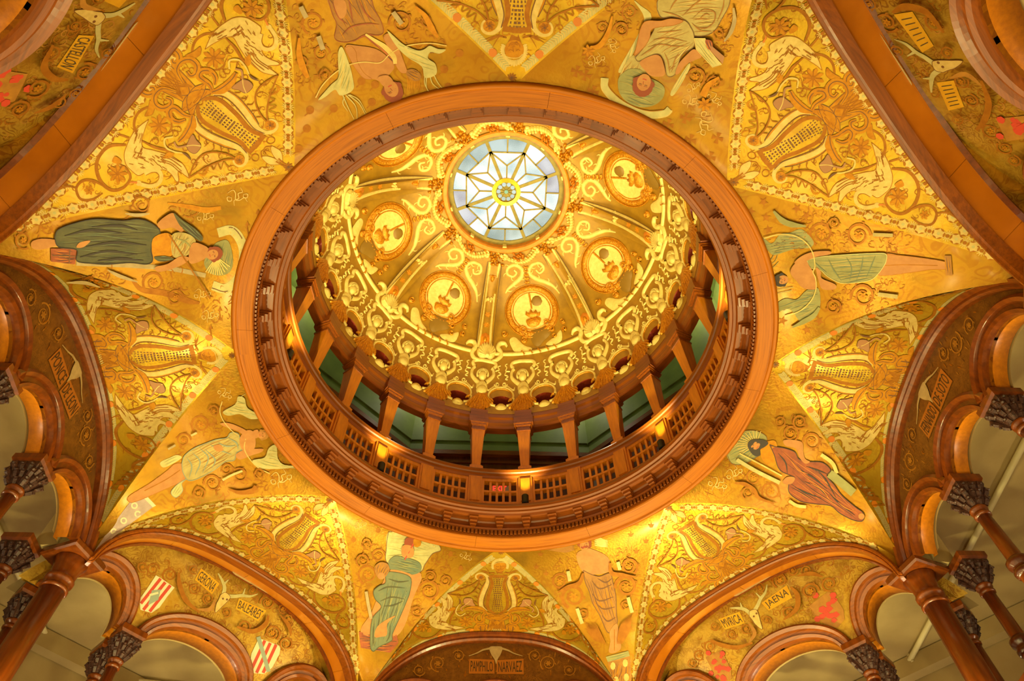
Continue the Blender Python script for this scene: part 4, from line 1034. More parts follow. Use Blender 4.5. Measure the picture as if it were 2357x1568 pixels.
def even_apex():
    a = Art(C0)
    for i in range(25):
        t = math.radians(-25 + 230 * i / 24); c_, s_ = math.cos(t), math.sin(t); r0, r1 = 165, 285 - 40 * abs(c_)
        p0 = np.array([995, 865]); u_ = np.array([c_, s_]); v_ = np.array([-s_, c_])
        a.poly([p0 + u_ * r0 - v_ * 11, p0 + u_ * (r1 - 34) - v_ * 23, p0 + u_ * r1, p0 + u_ * (r1 - 34) + v_ * 23, p0 + u_ * r0 + v_ * 11], 'p_cream', sm=False, layer=1)
    a.poly([(925, 650), (950, 592), (1070, 590), (1092, 660), (1125, 745), (880, 745)], 'p_brown', sm=False, layer=2)
    a.circle((1000, 850), 165, 'p_orange', 22, layer=3)
    for q in ([(900, 870), (940, 850), (970, 870)], [(1030, 870), (1065, 850), (1100, 872)], [(985, 890), (975, 800), (1015, 795)], [(940, 770), (1000, 755), (1060, 775)], [(900, 800), (940, 740), (1000, 730), (1060, 740), (1100, 800)]): a.stroke(q, 16, 'p_brown', layer=5)
    a.stroke([(850, 965), (920, 990), (1000, 997), (1080, 985), (1140, 930)], 14, 'p_cream', layer=6)
    for sgn, o_ in ((-1, 865), (1, 1140)):
        for dx, dy, w_ in ((300, 50, 46), (380, 90, 26), (250, 190, 22), (420, 40, 18)): a.stroke([(o_, 650), (o_ + sgn * dx * .45, 618), (o_ + sgn * dx * .85, 650 + dy * .6), (o_ + sgn * dx, 650 + dy)], w_, 'p_brown', taper=(.5, 1, .6, .1), layer=2)
    a.flower((955, 1335), 92, 'p_brown', 'p_dark', 10)
    return a
HALVES = [('painted_lyre', half_lyre()), ('painted_leaf', half_leaf()), ('painted_scroll', half_scroll()), ('painted_swan', half_swan())]
OA, OS, EA = odd_apex(), odd_star(), even_apex()
def border(k):
    """painted strip along both groins and the arch"""
    mb = MB(); mats = ['p_cream', 'p_brown', 'p_pale', 'p_bright', 'p_dark', 'gold_lunette']
    def strip(C, inw, sp, odd, wd):
        d = np.linalg.norm(np.diff(C, axis=0), axis=1); s_ = np.r_[0, np.cumsum(d)]; n = int(s_[-1] / sp)
        cen = []
        for i in range(n):
            t = (i + 0.5) * s_[-1] / n; p = np.array([np.interp(t, s_, C[:, j]) for j in range(3)]); q = np.array([np.interp(t + .01, s_, C[:, j]) for j in range(3)]); w_ = np.array([np.interp(t, s_, inw[:, j]) for j in range(3)])
            tg = q - p; tg /= np.linalg.norm(tg) + 1e-9; w_ = w_ - tg * (w_ @ tg); w_ /= np.linalg.norm(w_) + 1e-9; nv = np.cross(tg, w_)
            if nv @ (CEN - p) < 0: nv = -nv
            cen.append((p, tg, w_, nv))
        def disc(c, tg, w_, nv, rx, ry, m, l, n_=10, wob=0, ph=0):
            V = [c + nv * l]; 
            for i in range(n_): a_ = 2 * PI * i / n_; r_ = 1 + wob * (1 if i % 2 else -1); V.append(c + nv * l + tg * rx * r_ * math.cos(a_ + ph) + w_ * ry * r_ * math.sin(a_ + ph))
            mb.add(V, [(0, 1 + i, 1 + (i + 1) % n_) for i in range(n_)], m)
        def bar(c, d_, e_, nv, L_, W_, m, l):
            mb.add([c + nv * l - e_ * W_, c + nv * l + e_ * W_, c + nv * l + d_ * L_ + e_ * W_ * .5, c + nv * l + d_ * L_ - e_ * W_ * .5], [(0, 1, 2, 3)], m)
        for i, (p, tg, w_, nv) in enumerate(cen):
            if odd:
                if i % 2 == 0: disc(p, tg, w_, nv, .019 * wd, .017 * wd, 1, .0016, 12); disc(p, tg, w_, nv, .015 * wd, .014 * wd, 0, .002, 12, .18); disc(p, tg, w_, nv, .005, .005, 2, .0026, 8)
                else:
                    for sg in (-1, 1):
                        for an in (0.5, 1.0, 1.57, 2.1, 2.6): u_ = tg * math.cos(an) + w_ * sg * math.sin(an); bar(p + w_ * sg * .003, u_, np.cross(nv, u_), nv, .015 * wd, .0016, 0, .002)
                    disc(p, tg, w_, nv, .006, .006, 1, .0024, 8)
            else:
                if i % 6 == 0: disc(p, tg, w_, nv, .0135, .0135, 3, .0024, 8, 0.0, PI / 8); 
                else:
                    for f in (-.35, 0, .35):
                        c = p + tg * sp * f
                        for sg in (-1, 1): u_ = tg * .55 + w_ * sg * .83; bar(c, u_, np.cross(nv, u_), nv, .014, .0022, 0, .002)
                    mb.add([p - tg * sp / 2 - w_ * .013 + nv * .0012, p + tg * sp / 2 - w_ * .013 + nv * .0012, p + tg * sp / 2 + w_ * .013 + nv * .0012, p - tg * sp / 2 + w_ * .013 + nv * .0012], [(0, 1, 2, 3)], 2)
    odd = k % 2
    for sgn, lo in ((-1, 0.12), (1, 0.12)):
        u = sgn * (1 - np.linspace(0.08, 0.955, 60)); rr = 1.0
        G = lun(k, u, np.full(60, 0.999)); A = lun(k, u, np.zeros(60)); inw = A - G; L = np.linalg.norm(inw, axis=1)[:, None]; w0 = np.minimum(0.026, L * 0.3)
        strip(G + inw / L * w0, inw, 0.026 if odd else 0.024, odd, 1.0)
    u = np.linspace(-0.93, 0.93, 90); G = lun(k, u, np.full(90, 0.999)); A = lun(k, u, np.zeros(90)); inw = G - A; L = np.linalg.norm(inw, axis=1)[:, None]
    strip(A + inw / L * np.minimum(0.024, L * 0.3), inw, 0.027 if odd else 0.026, odd, 0.95)
    return mesh_of('painted_border', np.concatenate(mb.V), mb.F, mats, mb.M)
_cache = {}
for k in range(8):
    src = 4 if k % 2 == 0 else 3; rz = sang(k) - sang(src)
    if src not in _cache:
        L_ = []
        for nm, a in HALVES:
            if nm in ('painted_lyre', 'painted_leaf'): L_.append((nm, a.build_both(nm, [transfer(1, src, mir) for mir in (False, True)])))
            else:
                for mir in (False, True): L_.append((nm, a.build(nm, transfer(1, src, mir), False)))
        if src % 2:
            for mir in (False, True): L_.append(('painted_bud', OA.build('painted_bud', transfer(1, src, mir), False)))
            L_.append(('painted_rosette', OS.build('painted_rosette', transfer(1, src, False), False)))
        else: L_.append(('painted_sun_mask', EA.build('painted_sun_mask', transfer(0, src, False), False)))
        L_.append(('painted_border', border(src))); _cache[src] = L_
    for nm, me in _cache[src]: link(nm, me, LUN[k], rz=rz)

# ---------------------------------------------------------------- pendentive paintings
VM = px_map(VAULT)
def star(a, c, r, m, n=5, inner=0.42, rot=0.0):
    th = np.linspace(0, 2 * PI, 2 * n, endpoint=False) + rot; rr = np.where(np.arange(2 * n) % 2 == 0, r, r * inner)
    a.poly(np.c_[c[0] + rr * np.cos(th), c[1] + rr * np.sin(th)], m, sm=False, layer=1)
def cross(a, c, r, m, rot=0.3):
    P = []
    for i in range(4):
        t = rot + PI / 2 * i; u_ = np.array([math.cos(t), math.sin(t)]); v_ = np.array([-u_[1], u_[0]]); c = np.array(c)
        P += [c + u_ * r * .22 - v_ * r * .16, c + u_ * r - v_ * r * .45, c + u_ * r + v_ * r * .45, c + u_ * r * .22 + v_ * r * .16]
    a.poly(P, m, sm=False, layer=1)
def blossom(a, c, r, m, ang):
    a.circle(c, r, m, 10, layer=1); u_ = np.array([math.cos(ang), math.sin(ang)]); c = np.array(c); a.stroke([c + u_ * r * .8, c + u_ * r * 1.9 + np.array([-u_[1], u_[0]]) * r * .3], r * .25, m, layer=1)
def ribbon_knot(a, c, r, ang=0.0):
    c = np.array(c); R_ = np.array([[math.cos(ang), -math.sin(ang)], [math.sin(ang), math.cos(ang)]])
    for q in ([(-1, .25), (-.75, -.3), (-.35, -.15), (-.05, .3), (.3, .15), (.55, -.3), (1, -.15)], [(-.3, -.9), (.1, -.65), (-.15, -.3), (.15, .05), (-.1, .45), (.2, .85)], [(.3, -.55), (.6, -.75), (.75, -.45), (.45, -.3), (.3, -.55)], [(-.5, .35), (-.8, .55), (-.55, .8), (-.3, .6), (-.5, .35)]):
        P = (np.array(q) * r) @ R_.T + c; a.stroke(P, r * .14, 'p_brown', layer=1, taper=(.5, 1, 1, .5)); a.stroke(P, r * .085, 'p_cream', layer=3, taper=(.4, 1, 1, .4))
def face(a, c, r, ang, skin='p_skin', hair='p_hair'):
    """ang: direction of the crown of the head"""
    c = np.array(c, float); u_ = np.array([math.cos(ang), math.sin(ang)]); v_ = np.array([-u_[1], u_[0]])
    a.circle(c + u_ * r * .25, r * 1.12, hair, 14, ry=r * 1.02, rot=ang)
    for s_ in (-1, 1): a.circle(c + v_ * s_ * r * .78 - u_ * r * .1, r * .34, hair, 8)
    a.circle(c - u_ * r * .12, r * .86, skin, 14, ry=r * .68, rot=ang)
    for s_ in (-1, 1): a.stroke([c + v_ * s_ * r * .14 + u_ * r * .12, c + v_ * s_ * r * .42 + u_ * r * .1], r * .09, 'p_dark'); a.stroke([c + v_ * s_ * r * .1 + u_ * r * .26, c + v_ * s_ * r * .46 + u_ * r * .22], r * .06, hair)
    a.stroke([c + u_ * r * .1, c - u_ * r * .22 + v_ * r * .07], r * .07, 'p_rust'); a.stroke([c - v_ * r * .2 - u_ * r * .42, c - u_ * r * .45, c + v_ * r * .2 - u_ * r * .42], r * .1, 'p_red')
def folds(a, segs, m, wd):
    for q in segs: a.stroke(q, wd, m, taper='both')
def bird(a, body, m='p_cream', m2='p_dark', tail=None, n=26, wd=4):
    a.poly(body, m); P = np.array(body); c = P.mean(0)
    for i in range(n):
        p = P[random.randrange(len(P))] * random.uniform(.2, .85) + c * 1.0; p = c + (P[random.randrange(len(P))] - c) * random.uniform(.1, .85)
        d = (P[0] - c); d = d / np.linalg.norm(d); a.stroke([p, p + d * wd * 5], wd, m2, layer=10)
    for q in (tail or []): a.stroke(q, wd * 2.2, m, taper=(1, .8, .3))

FIG = {}
def fig(k, crop): a = Art(crop, dl=0.00006); a.drape = True; FIG.setdefault(k, {})['painted_figure'] = a; return a
def scr(k, crop): a = Art(crop, lift=0.0009); FIG.setdefault(k, {})['painted_scrollwork'] = a; return a
def mot(k, crop, nm): a = Art(crop, lift=0.0009); FIG.setdefault(k, {})[nm] = a; return a

# left: dark green dress
c = (0, 450, 2.851); s = scr(1, c)
s.stroke([(500, 445), (700, 452), (900, 462), (1120, 480), (1350, 525)], 30, 'p_lavender'); s.stroke([(860, 545), (930, 618), (1080, 640), (1230, 690), (1310, 705)], 40, 'p_brown', taper=(.4, .8, 1, 1, .4)); s.stroke([(1100, 50), (1250, 75), (1350, 95), (1450, 80)], 40, 'p_orange', taper=(.3, .8, 1, .6))
s.vine((1010, 570), 75, 2.5, 1.3, 1); s.vine((1150, 670), 55, 0, 1.3, -1); s.vine((930, 60), 60, 3, 1.3, 1, flower=False); s.vine((590, 565), 50, 1, 1.3, 1); s.vine((150, 290), 60, 1, 1.3, 1); s.vine((130, 200), 50, 4, 1.2, -1)
for q in ([(440, 560), (560, 560), (660, 590)], [(700, 480), (780, 520), (900, 560)], [(820, 110), (900, 120), (980, 110)]): s.stroke(q, 24, 'p_lavender', taper='both')
for p, r_ in (((1350, 140), 55), ((1560, 10), 70), ((1330, 650), 55), ((1380, 790), 55)): ribbon_knot(s, p, r_, 0.6)
a = fig(1, c)
a.stroke([(1430, 245), (1520, 228), (1582, 300), (1600, 400), (1572, 530), (1485, 610), (1395, 590)], 62, 'p_pale'); a.stroke([(1440, 225), (1530, 212), (1598, 300), (1616, 400), (1586, 540), (1490, 628), (1390, 606)], 7, 'p_dark')
for t in np.linspace(0, 1, 12): th = -1.2 + 2.4 * t; a.circle((1470 + 118 * math.cos(th), 420 + 190 * math.sin(th)), 8, 'p_cream', 6)
a.poly([(1340, 430), (1370, 500), (1440, 525), (1510, 500), (1530, 420), (1500, 300), (1440, 300), (1400, 330)], 'p_sage')
for t in np.linspace(0, 1, 11): a.stroke([(1420, 400), (1350 + 160 * t, 500 + 20 * math.sin(PI * t) - 120 * max(0, t - .7))], 7, 'p_cream')
a.poly([(330, 345), (500, 345), (490, 450), (330, 430)], 'p_rust', sm=False); a.stroke([(340, 390), (495, 395)], 8, 'p_dark'); a.stroke([(455, 350), (450, 440)], 8, 'p_dark')
a.poly([(205, 300), (270, 280), (372, 290), (362, 325), (260, 352), (205, 340)], 'p_skin')
a.poly([(355, 270), (380, 220), (480, 180), (620, 150), (800, 160), (900, 150), (980, 170), (1050, 230), (1010, 290), (990, 350), (1000, 420), (960, 445), (850, 435), (700, 446), (600, 440), (500, 424), (500, 352), (380, 332)], 'p_green', outline='p_black', ow=6)
a.poly([(498, 335), (520, 302), (590, 290), (545, 332)], 'p_skin')
folds(a, [[(420, 260), (600, 220), (800, 240)], [(520, 400), (700, 360), (900, 380)], [(600, 200), (780, 190), (900, 220)], [(560, 330), (760, 300), (960, 320)], [(640, 420), (800, 410), (940, 420)]], 'p_black', 16)
a.poly([(1000, 280), (1080, 238), (1132, 258), (1165, 300), (1135, 380), (1062, 412), (1005, 392)], 'p_orange'); a.poly([(1130, 250), (1220, 240), (1285, 290), (1252, 370), (1180, 402), (1130, 382)], 'p_robe')
folds(a, [[(1150, 270), (1220, 300), (1260, 340)], [(1160, 340), (1200, 300), (1240, 270)]], 'p_sage', 10)
a.poly([(1030, 180), (1080, 130), (1142, 108), (1205, 190), (1190, 232), (1130, 202), (1060, 212)], 'p_skin'); a.poly([(1138, 105), (1200, 155), (1282, 210), (1332, 268), (1312, 292), (1240, 242), (1182, 192)], 'p_green')
a.poly([(1020, 460), (1100, 440), (1180, 392), (1242, 400), (1205, 442), (1100, 482), (1030, 490)], 'p_skin'); a.poly([(1270, 300), (1372, 340), (1352, 402), (1255, 440), (1240, 380)], 'p_skin')
a.poly([(1010, 395), (1090, 390), (1140, 410), (1050, 425)], 'p_green'); a.stroke([(1110, 250), (1382, 672)], 9, 'p_brown', sm=False); face(a, (1400, 378), 48, -0.3)
m = mot(1, c, 'painted_arrow')
for p in ((1330, 740), (1440, 760), (1530, 640), (1540, 810), (1380, 880), (1520, 940), (1620, 200), (1690, 120)): m.stroke([p, (p[0] + 10, p[1] + 60)], 8, 'p_brown'); m.poly([(p[0] - 14, p[1]), (p[0] + 4, p[1] - 34), (p[0] + 18, p[1] - 4)], 'p_brown', sm=False)

# lower left: archer in a pale tunic
c = (380, 900, 5.2275); s = scr(2, c)
for ce, r_, a0, cw in (((430, 400), 120, 2, 1), ((220, 590), 90, 0, -1), ((570, 1110), 110, 3, 1), ((740, 940), 80, 1, -1), ((900, 1010), 90, 4, 1), ((1140, 990), 70, 2, 1), ((400, 1220), 80, 1, -1), ((590, 230), 70, 3, 1)): s.vine(ce, r_, a0, 1.4, cw)
s.stroke([(690, 1060), (800, 1000), (930, 950)], 26, 'p_pale'); s.stroke([(310, 525), (380, 490)], 24, 'p_pale'); s.stroke([(760, 1170), (900, 1210), (1050, 1190), (1090, 1130)], 70, 'p_brown', taper=(.2, .7, 1, .6)); s.stroke([(30, 690), (120, 640)], 24, 'p_lavender')
ribbon_knot(s, (1400, 1060), 130, .5); ribbon_knot(s, (720, 40), 90, 1.2)
a = fig(2, c)
a.poly([(-330, 1215), (-150, 1400), (-420, 1600), (-700, 1830), (-880, 1985), (-740, 1760), (-540, 1490)], 'p_bluish_lit', sm=False); a.poly([(-330, 1215), (-290, 1190), (-110, 1380), (-150, 1400)], 'p_white', sm=False)  # pedestal in lilac and white: bluish light at the springing, put into the paint
for q in ((-370, 1380), (-330, 1480), (-500, 1560), (-620, 1690)): a.circle(q, 42, 'p_white', 9); a.circle(q, 24, 'p_bluish_lit', 8)
a.poly([(200, 870), (280, 1000), (200, 1090), (-40, 1200), (-300, 1310), (-420, 1340), (-440, 1270), (-200, 1120), (20, 960), (110, 880)], 'p_skin', outline='p_brown', ow=7); a.stroke([(180, 950), (0, 1070), (-250, 1200)], 12, 'p_brown')
a.poly([(100, 870), (-20, 920), (-60, 860), (60, 800), (140, 770), (200, 800)], 'p_pale'); a.poly([(280, 1040), (200, 1110), (210, 1200), (130, 1280), (70, 1220), (150, 1120)], 'p_pale', outline='p_grey', ow=6)
a.poly([(200, 870), (230, 780), (340, 690), (480, 630), (620, 580), (740, 560), (790, 500), (880, 510), (910, 600), (940, 690), (860, 740), (830, 830), (720, 850), (600, 940), (420, 1040), (285, 1075), (215, 980)], 'p_robe', outline='p_grey', ow=8)
folds(a, [[(260, 800), (320, 900), (290, 1040)], [(330, 740), (420, 850), (360, 1010)], [(420, 690), (520, 800), (450, 980)], [(540, 640), (640, 700), (800, 760)], [(480, 700), (600, 820), (560, 930)], [(760, 560), (860, 620), (880, 700)], [(640, 620), (740, 660), (850, 650)]], 'p_grey', 16)
a.poly([(580, 660), (660, 640), (700, 710), (620, 720)], 'p_skin'); a.poly([(900, 560), (980, 470), (1060, 480), (1090, 580), (1080, 680), (1000, 730), (920, 690)], 'p_skin')
a.poly([(660, 390), (740, 375), (860, 410), (990, 480), (970, 540), (880, 480), (760, 440)], 'p_skin'); a.poly([(850, 760), (960, 700), (1080, 690), (1180, 690), (1160, 730), (1040, 770), (900, 820)], 'p_skin')
a.stroke([(690, 120), (660, 230), (700, 350), (800, 470), (890, 530)], 11, 'p_cream'); a.stroke([(970, 570), (955, 690), (1010, 800), (1110, 910), (1260, 990)], 11, 'p_cream'); a.poly([(1060, 480), (1120, 460), (1130, 540), (1080, 560)], 'p_skin'); face(a, (1170, 520), 62, -0.1, hair='p_ochre')
bird(a, [(1180, 300), (1000, 200), (960, 80), (880, 60), (850, 150), (700, 240), (760, 290), (900, 270), (1040, 330)], 'p_pale', tail=[[(850, 150), (920, 60), (1000, 10)], [(1000, 250), (1100, 290), (1190, 310)]]); bird(a, [(1620, 890), (1440, 880), (1360, 800), (1340, 640), (1250, 680), (1200, 790), (1050, 830), (1150, 920), (1300, 930), (1480, 920)], 'p_pale', tail=[[(1260, 780), (1300, 680), (1340, 620)], [(1400, 890), (1500, 910), (1620, 920)]])

# bottom, left of centre: grey green gown
c = (800, 1200, 4.259); s = scr(3, c)
for ce, r_, a0, cw in (((200, 520), 100, 2, 1), ((300, 335), 70, 0, -1), ((800, 680), 110, 3, 1), ((960, 580), 60, 1, -1), ((810, 540), 60, 4, 1), ((150, 380), 70, 2, 1), ((180, 220), 55, 1, -1), ((680, 880), 60, 1, 1)): s.vine(ce, r_, a0, 1.4, cw)
s.stroke([(230, 950), (200, 800), (180, 680)], 30, 'p_lavender'); ribbon_knot(s, (130, 40), 60, .4); ribbon_knot(s, (1160, 350), 60, 1.2)
a = fig(3, c)
a.poly([(400, 105), (560, 80), (720, 110), (860, 190), (915, 280), (830, 320), (760, 420), (690, 500), (400, 420), (380, 260)], 'p_pale', outline='p_dark', ow=6)
for t in np.linspace(0, 1, 14): a.circle((430 + 420 * t, 112 - 20 * math.sin(PI * t) + 130 * t * t), 9, 'p_cream', 6)
a.poly([(420, 470), (720, 510), (640, 760), (560, 1020), (450, 1140), (200, 1180), (130, 1060), (240, 880)], 'p_skin')
a.poly([(110, 1080), (480, 1110), (500, 1190), (420, 1290), (130, 1240)], 'p_rust', sm=False); a.stroke([(120, 1150), (480, 1180)], 9, 'p_dark')
a.poly([(400, 400), (460, 340), (560, 350), (700, 400), (720, 480), (640, 520), (520, 500), (420, 470)], 'p_teal'); a.poly([(430, 470), (520, 480), (630, 520), (615, 545), (500, 510), (425, 492)], 'p_skin')
a.poly([(370, 520), (430, 490), (610, 540), (612, 680), (570, 800), (520, 920), (440, 1100), (430, 1170), (310, 1230), (250, 1275), (222, 1200), (240, 960), (330, 840), (270, 760), (255, 680), (310, 630), (370, 600)], 'p_teal', outline='p_green', ow=6)
a.poly([(265, 1130), (290, 1030), (400, 950), (470, 925), (390, 1000), (385, 1110), (330, 1130)], 'p_skin')
folds(a, [[(300, 680), (400, 640), (560, 650)], [(320, 780), (430, 740), (560, 760)], [(350, 830), (450, 820), (540, 780)], [(400, 560), (500, 590), (600, 580)], [(260, 1000), (250, 1120), (260, 1220)], [(420, 1020), (410, 1120), (380, 1180)]], 'p_green', 14)
a.poly([(265, 440), (320, 395), (390, 410), (410, 470), (370, 540), (310, 560), (275, 510)], 'p_ochre'); a.circle((330, 530), 36, 'p_skin', 10)
a.circle((610, 200), 55, 'p_hair', 12); a.circle((680, 200), 45, 'p_orange', 12); a.stroke([(650, 200), (560, 370)], 12, 'p_red', sm=False); a.poly([(540, 230), (640, 240), (640, 340), (540, 340)], 'p_skin')
m = mot(3, c, 'painted_leaf_sprig')
for p in ((300, 90), (430, 50), (60, 180), (930, 200), (1150, 230), (1010, 320), (1270, 210), (1110, 460)): m.poly([(p[0] - 26, p[1] + 6), (p[0], p[1] - 32), (p[0] + 24, p[1] + 4), (p[0], p[1] + 26)], 'p_brown')

# bottom, right of centre: winged figure
c = (1230, 1200, 4.26); s = scr(4, c)
for ce, r_, a0, cw in (((385, 740), 120, 2, 1), ((250, 590), 85, 0, -1), ((900, 640), 110, 3, 1), ((930, 440), 85, 1, -1), ((900, 820), 50, 2, 1), ((480, 900), 50, 2, -1)): s.vine(ce, r_, a0, 1.4, cw, wd=.26)
for q in ([(330, 480), (350, 580)], [(420, 850), (470, 1000)], [(820, 390), (840, 470)], [(920, 740), (960, 890)]): s.stroke(q, 34, 'p_pale')
s.stroke([(480, 500), (440, 600), (330, 640), (230, 690)], 46, 'p_brown', taper=(.4, 1, 1, .3)); s.stroke([(740, 400), (760, 500), (860, 520), (1000, 540)], 46, 'p_brown', taper=(.4, 1, 1, .3))
for i in range(9): s.stroke([(510 + 12 * i, 1000), (540 + 14 * i, 1100), (610 + 12 * i, 1180 + 4 * i)], 13, 'p_brown', taper='both'); s.stroke([(960 - 12 * i, 900 + 10 * i), (930 - 12 * i, 1060), (860 - 6 * i, 1200)], 13, 'p_brown', taper='both')
a = fig(4, c)
for i in range(7): a.stroke([(720, 190 + 10 * i), (650, 170 + 12 * i), (590, 110 + 20 * i)], 18, 'p_cream', taper=(.3, 1, .6)); a.stroke([(390, 230 + 8 * i), (300, 250 + 8 * i), (110, 215 + 10 * i)], 16, 'p_ochre', taper=(.3, 1, .3))
a.poly([(410, 330), (500, 270), (560, 270), (720, 350), (740, 480), (620, 520), (480, 500)], 'p_skin')
a.poly([(480, 480), (560, 520), (640, 540), (740, 510), (770, 600), (800, 740), (805, 900), (810, 1000), (740, 1090), (700, 1060), (640, 920), (570, 800), (540, 690), (500, 600)], 'p_ochre', outline='p_dark', ow=7)
folds(a, [[(560, 580), (640, 660), (760, 620)], [(560, 700), (640, 780), (780, 740)], [(600, 800), (680, 860), (790, 840)], [(660, 920), (720, 980), (800, 940)], [(620, 560), (700, 600), (760, 560)]], 'p_dark', 13)
a.poly([(740, 1080), (810, 1000), (830, 1130), (850, 1240), (790, 1290), (730, 1280), (745, 1180)], 'p_skin'); a.stroke([(785, 1060), (785, 1270)], 8, 'p_brown')
a.poly([(700, 1330), (920, 1270), (935, 1320), (720, 1380)], 'p_sage', sm=False); a.poly([(720, 1380), (935, 1320), (950, 1568), (800, 1640), (750, 1540)], 'p_ochre', sm=False)
for q in ((770, 1420), (890, 1390), (800, 1560), (900, 1530)): a.circle(q, 26, 'p_cream', 8, ry=40)
face(a, (490, 218), 66, -1.4)
m = mot(4, c, 'painted_flame')
for p in ((60, 315), (20, 440), (115, 505), (945, 125), (1095, 190), (1000, 290), (1145, 35), (1000, 15)): m.poly([(p[0] - 30, p[1] - 6), (p[0] - 8, p[1]), (p[0], p[1] - 36), (p[0] + 10, p[1]), (p[0] + 30, p[1] - 10), (p[0] + 14, p[1] + 26), (p[0] - 14, p[1] + 26)], 'p_brown', sm=False)

# lower right: dark haired figure in a rust robe
c = (1600, 960, 4.611); s = scr(5, c)
for ce, r_, a0, cw in (((810, 790), 110, 2, 1), ((620, 640), 90, 0, -1), ((1240, 260), 100, 3, 1), ((1010, 170), 90, 1, -1), ((560, 800), 70, 2, 1), ((900, 40), 60, 2, -1), ((1110, 40), 80, 1, 1)): s.vine(ce, r_, a0, 1.5, cw)
s.stroke([(420, 690), (520, 700), (620, 760), (680, 850), (840, 910)], 44, 'p_brown', taper=(.4, 1, 1, .8, .3)); ribbon_knot(s, (420, 600), 90, .3); ribbon_knot(s, (240, 720), 100, 1.0); s.stroke([(440, 440), (640, 560), (900, 690)], 40, 'p_pale'); s.stroke([(1340, 390), (1460, 480), (1510, 590)], 40, 'p_cream'); s.stroke([(1000, 880), (1080, 930), (1180, 945)], 34, 'p_cream'); s.stroke([(1430, 590), (1560, 690), (1690, 800)], 90, 'p_sage')
a = fig(5, c)
a.poly([(330, 380), (380, 240), (480, 160), (620, 140), (740, 190), (760, 260), (700, 380), (560, 480), (400, 500)], 'p_sage', outline='p_dark', ow=5)
for t in np.linspace(0, 1, 13): th = 2.4 + 2.6 * t; a.stroke([(640, 290), (640 + 200 * math.cos(th), 290 + 150 * math.sin(th))], 9, 'p_cream')
a.poly([(700, 290), (780, 250), (860, 260), (870, 420), (830, 520), (760, 500), (700, 420)], 'p_orange')
a.poly([(790, 290), (850, 310), (960, 330), (1060, 370), (1100, 440), (1200, 470), (1350, 480), (1440, 560), (1400, 620), (1480, 720), (1560, 830), (1700, 950), (1790, 1020), (1780, 1100), (1680, 1090), (1540, 1020), (1440, 940), (1280, 920), (1120, 890), (1000, 800), (1000, 700), (1060, 640), (900, 560), (840, 400)], 'p_rust', outline='p_black', ow=7)
folds(a, [[(880, 380), (960, 480), (980, 600)], [(1120, 560), (1260, 640), (1400, 760)], [(1060, 740), (1180, 800), (1340, 860)], [(1300, 560), (1400, 680), (1500, 860)], [(1420, 800), (1540, 920), (1700, 1040)], [(1180, 520), (1300, 560), (1400, 600)], [(1160, 680), (1300, 740), (1400, 840)]], 'p_black', 15)
folds(a, [[(1000, 440), (1100, 560), (1200, 600)], [(1220, 700), (1340, 760), (1440, 880)], [(1520, 900), (1600, 960), (1700, 1000)]], 'p_bright', 11)
a.poly([(940, 240), (1060, 240), (1140, 270), (1150, 380), (1170, 440), (1220, 470), (1170, 490), (1110, 430), (1070, 330), (960, 300)], 'p_skin'); a.poly([(930, 680), (980, 630), (1060, 640), (1030, 700), (960, 710)], 'p_skin'); a.circle((1770, 1050), 34, 'p_skin', 9)
a.stroke([(470, 380), (700, 500), (920, 620)], 15, 'p_cream', sm=False)
a.poly([(555, 290), (600, 235), (720, 235), (775, 270), (740, 310), (690, 340), (690, 400), (640, 410), (590, 370)], 'p_black'); a.circle((640, 298), 52, 'p_skin', 12, ry=42); a.stroke([(610, 285), (625, 300)], 7, 'p_dark'); a.stroke([(650, 330), (670, 300)], 7, 'p_red')
m = mot(5, c, 'painted_dart')
for p in ((220, 490), (130, 620), (100, 790), (290, 640), (230, 250)): m.stroke([p, (p[0] + 90, p[1] + 40)], 9, 'p_brown', taper='both'); m.stroke([(p[0] + 40, p[1] - 20), (p[0] + 30, p[1] + 50)], 8, 'p_brown')

# right: archer in a sage skirt
c = (1700, 480, 5.2275); s = scr(6, c)
for ce, r_, a0, cw in (((1000, 300), 150, 2, 1), ((1440, 320), 150, 0, -1), ((1500, 1050), 150, 3, 1), ((1140, 1180), 100, 1, -1), ((1150, 180), 80, 2, 1)): s.vine(ce, r_, a0, 1.4, cw, m='p_brown')
s.stroke([(1620, 300), (1860, 310)], 44, 'p_robe'); s.stroke([(1680, 1020), (1920, 1050)], 50, 'p_robe'); s.stroke([(420, 20), (520, 130), (640, 180), (810, 200)], 70, 'p_sage', taper=(.4, 1, 1, .3)); s.stroke([(640, 1420), (780, 1350), (900, 1280), (970, 1180)], 60, 'p_sage', taper=(.3, 1, 1, .5))
a = fig(6, c)
bird(a, [(220, 390), (290, 350), (400, 420), (500, 310), (620, 290), (760, 250), (900, 390), (860, 470), (700, 480), (560, 520), (420, 560), (330, 480)], 'p_sage', tail=[[(420, 560), (380, 620), (310, 650)], [(470, 560), (430, 640), (330, 690)], [(480, 640), (420, 700), (330, 740)]], n=40); bird(a, [(390, 1280), (440, 1160), (560, 1080), (700, 1090), (820, 980), (960, 960), (980, 1180), (900, 1290), (760, 1370), (640, 1230), (560, 1210)], 'p_sage', tail=[[(640, 980), (500, 1010), (370, 1040)], [(660, 940), (540, 960), (400, 990)]], n=40)
a.poly([(1760, 540), (1960, 560), (2140, 580), (2500, 640), (2520, 720), (2300, 730), (2100, 760), (1700, 800), (1700, 700)], 'p_skin', outline='p_brown', ow=7); a.stroke([(1750, 680), (2000, 670), (2400, 680)], 11, 'p_brown')
a.poly([(2480, 560), (2560, 560), (2580, 800), (2500, 800)], 'p_ochre', sm=False)
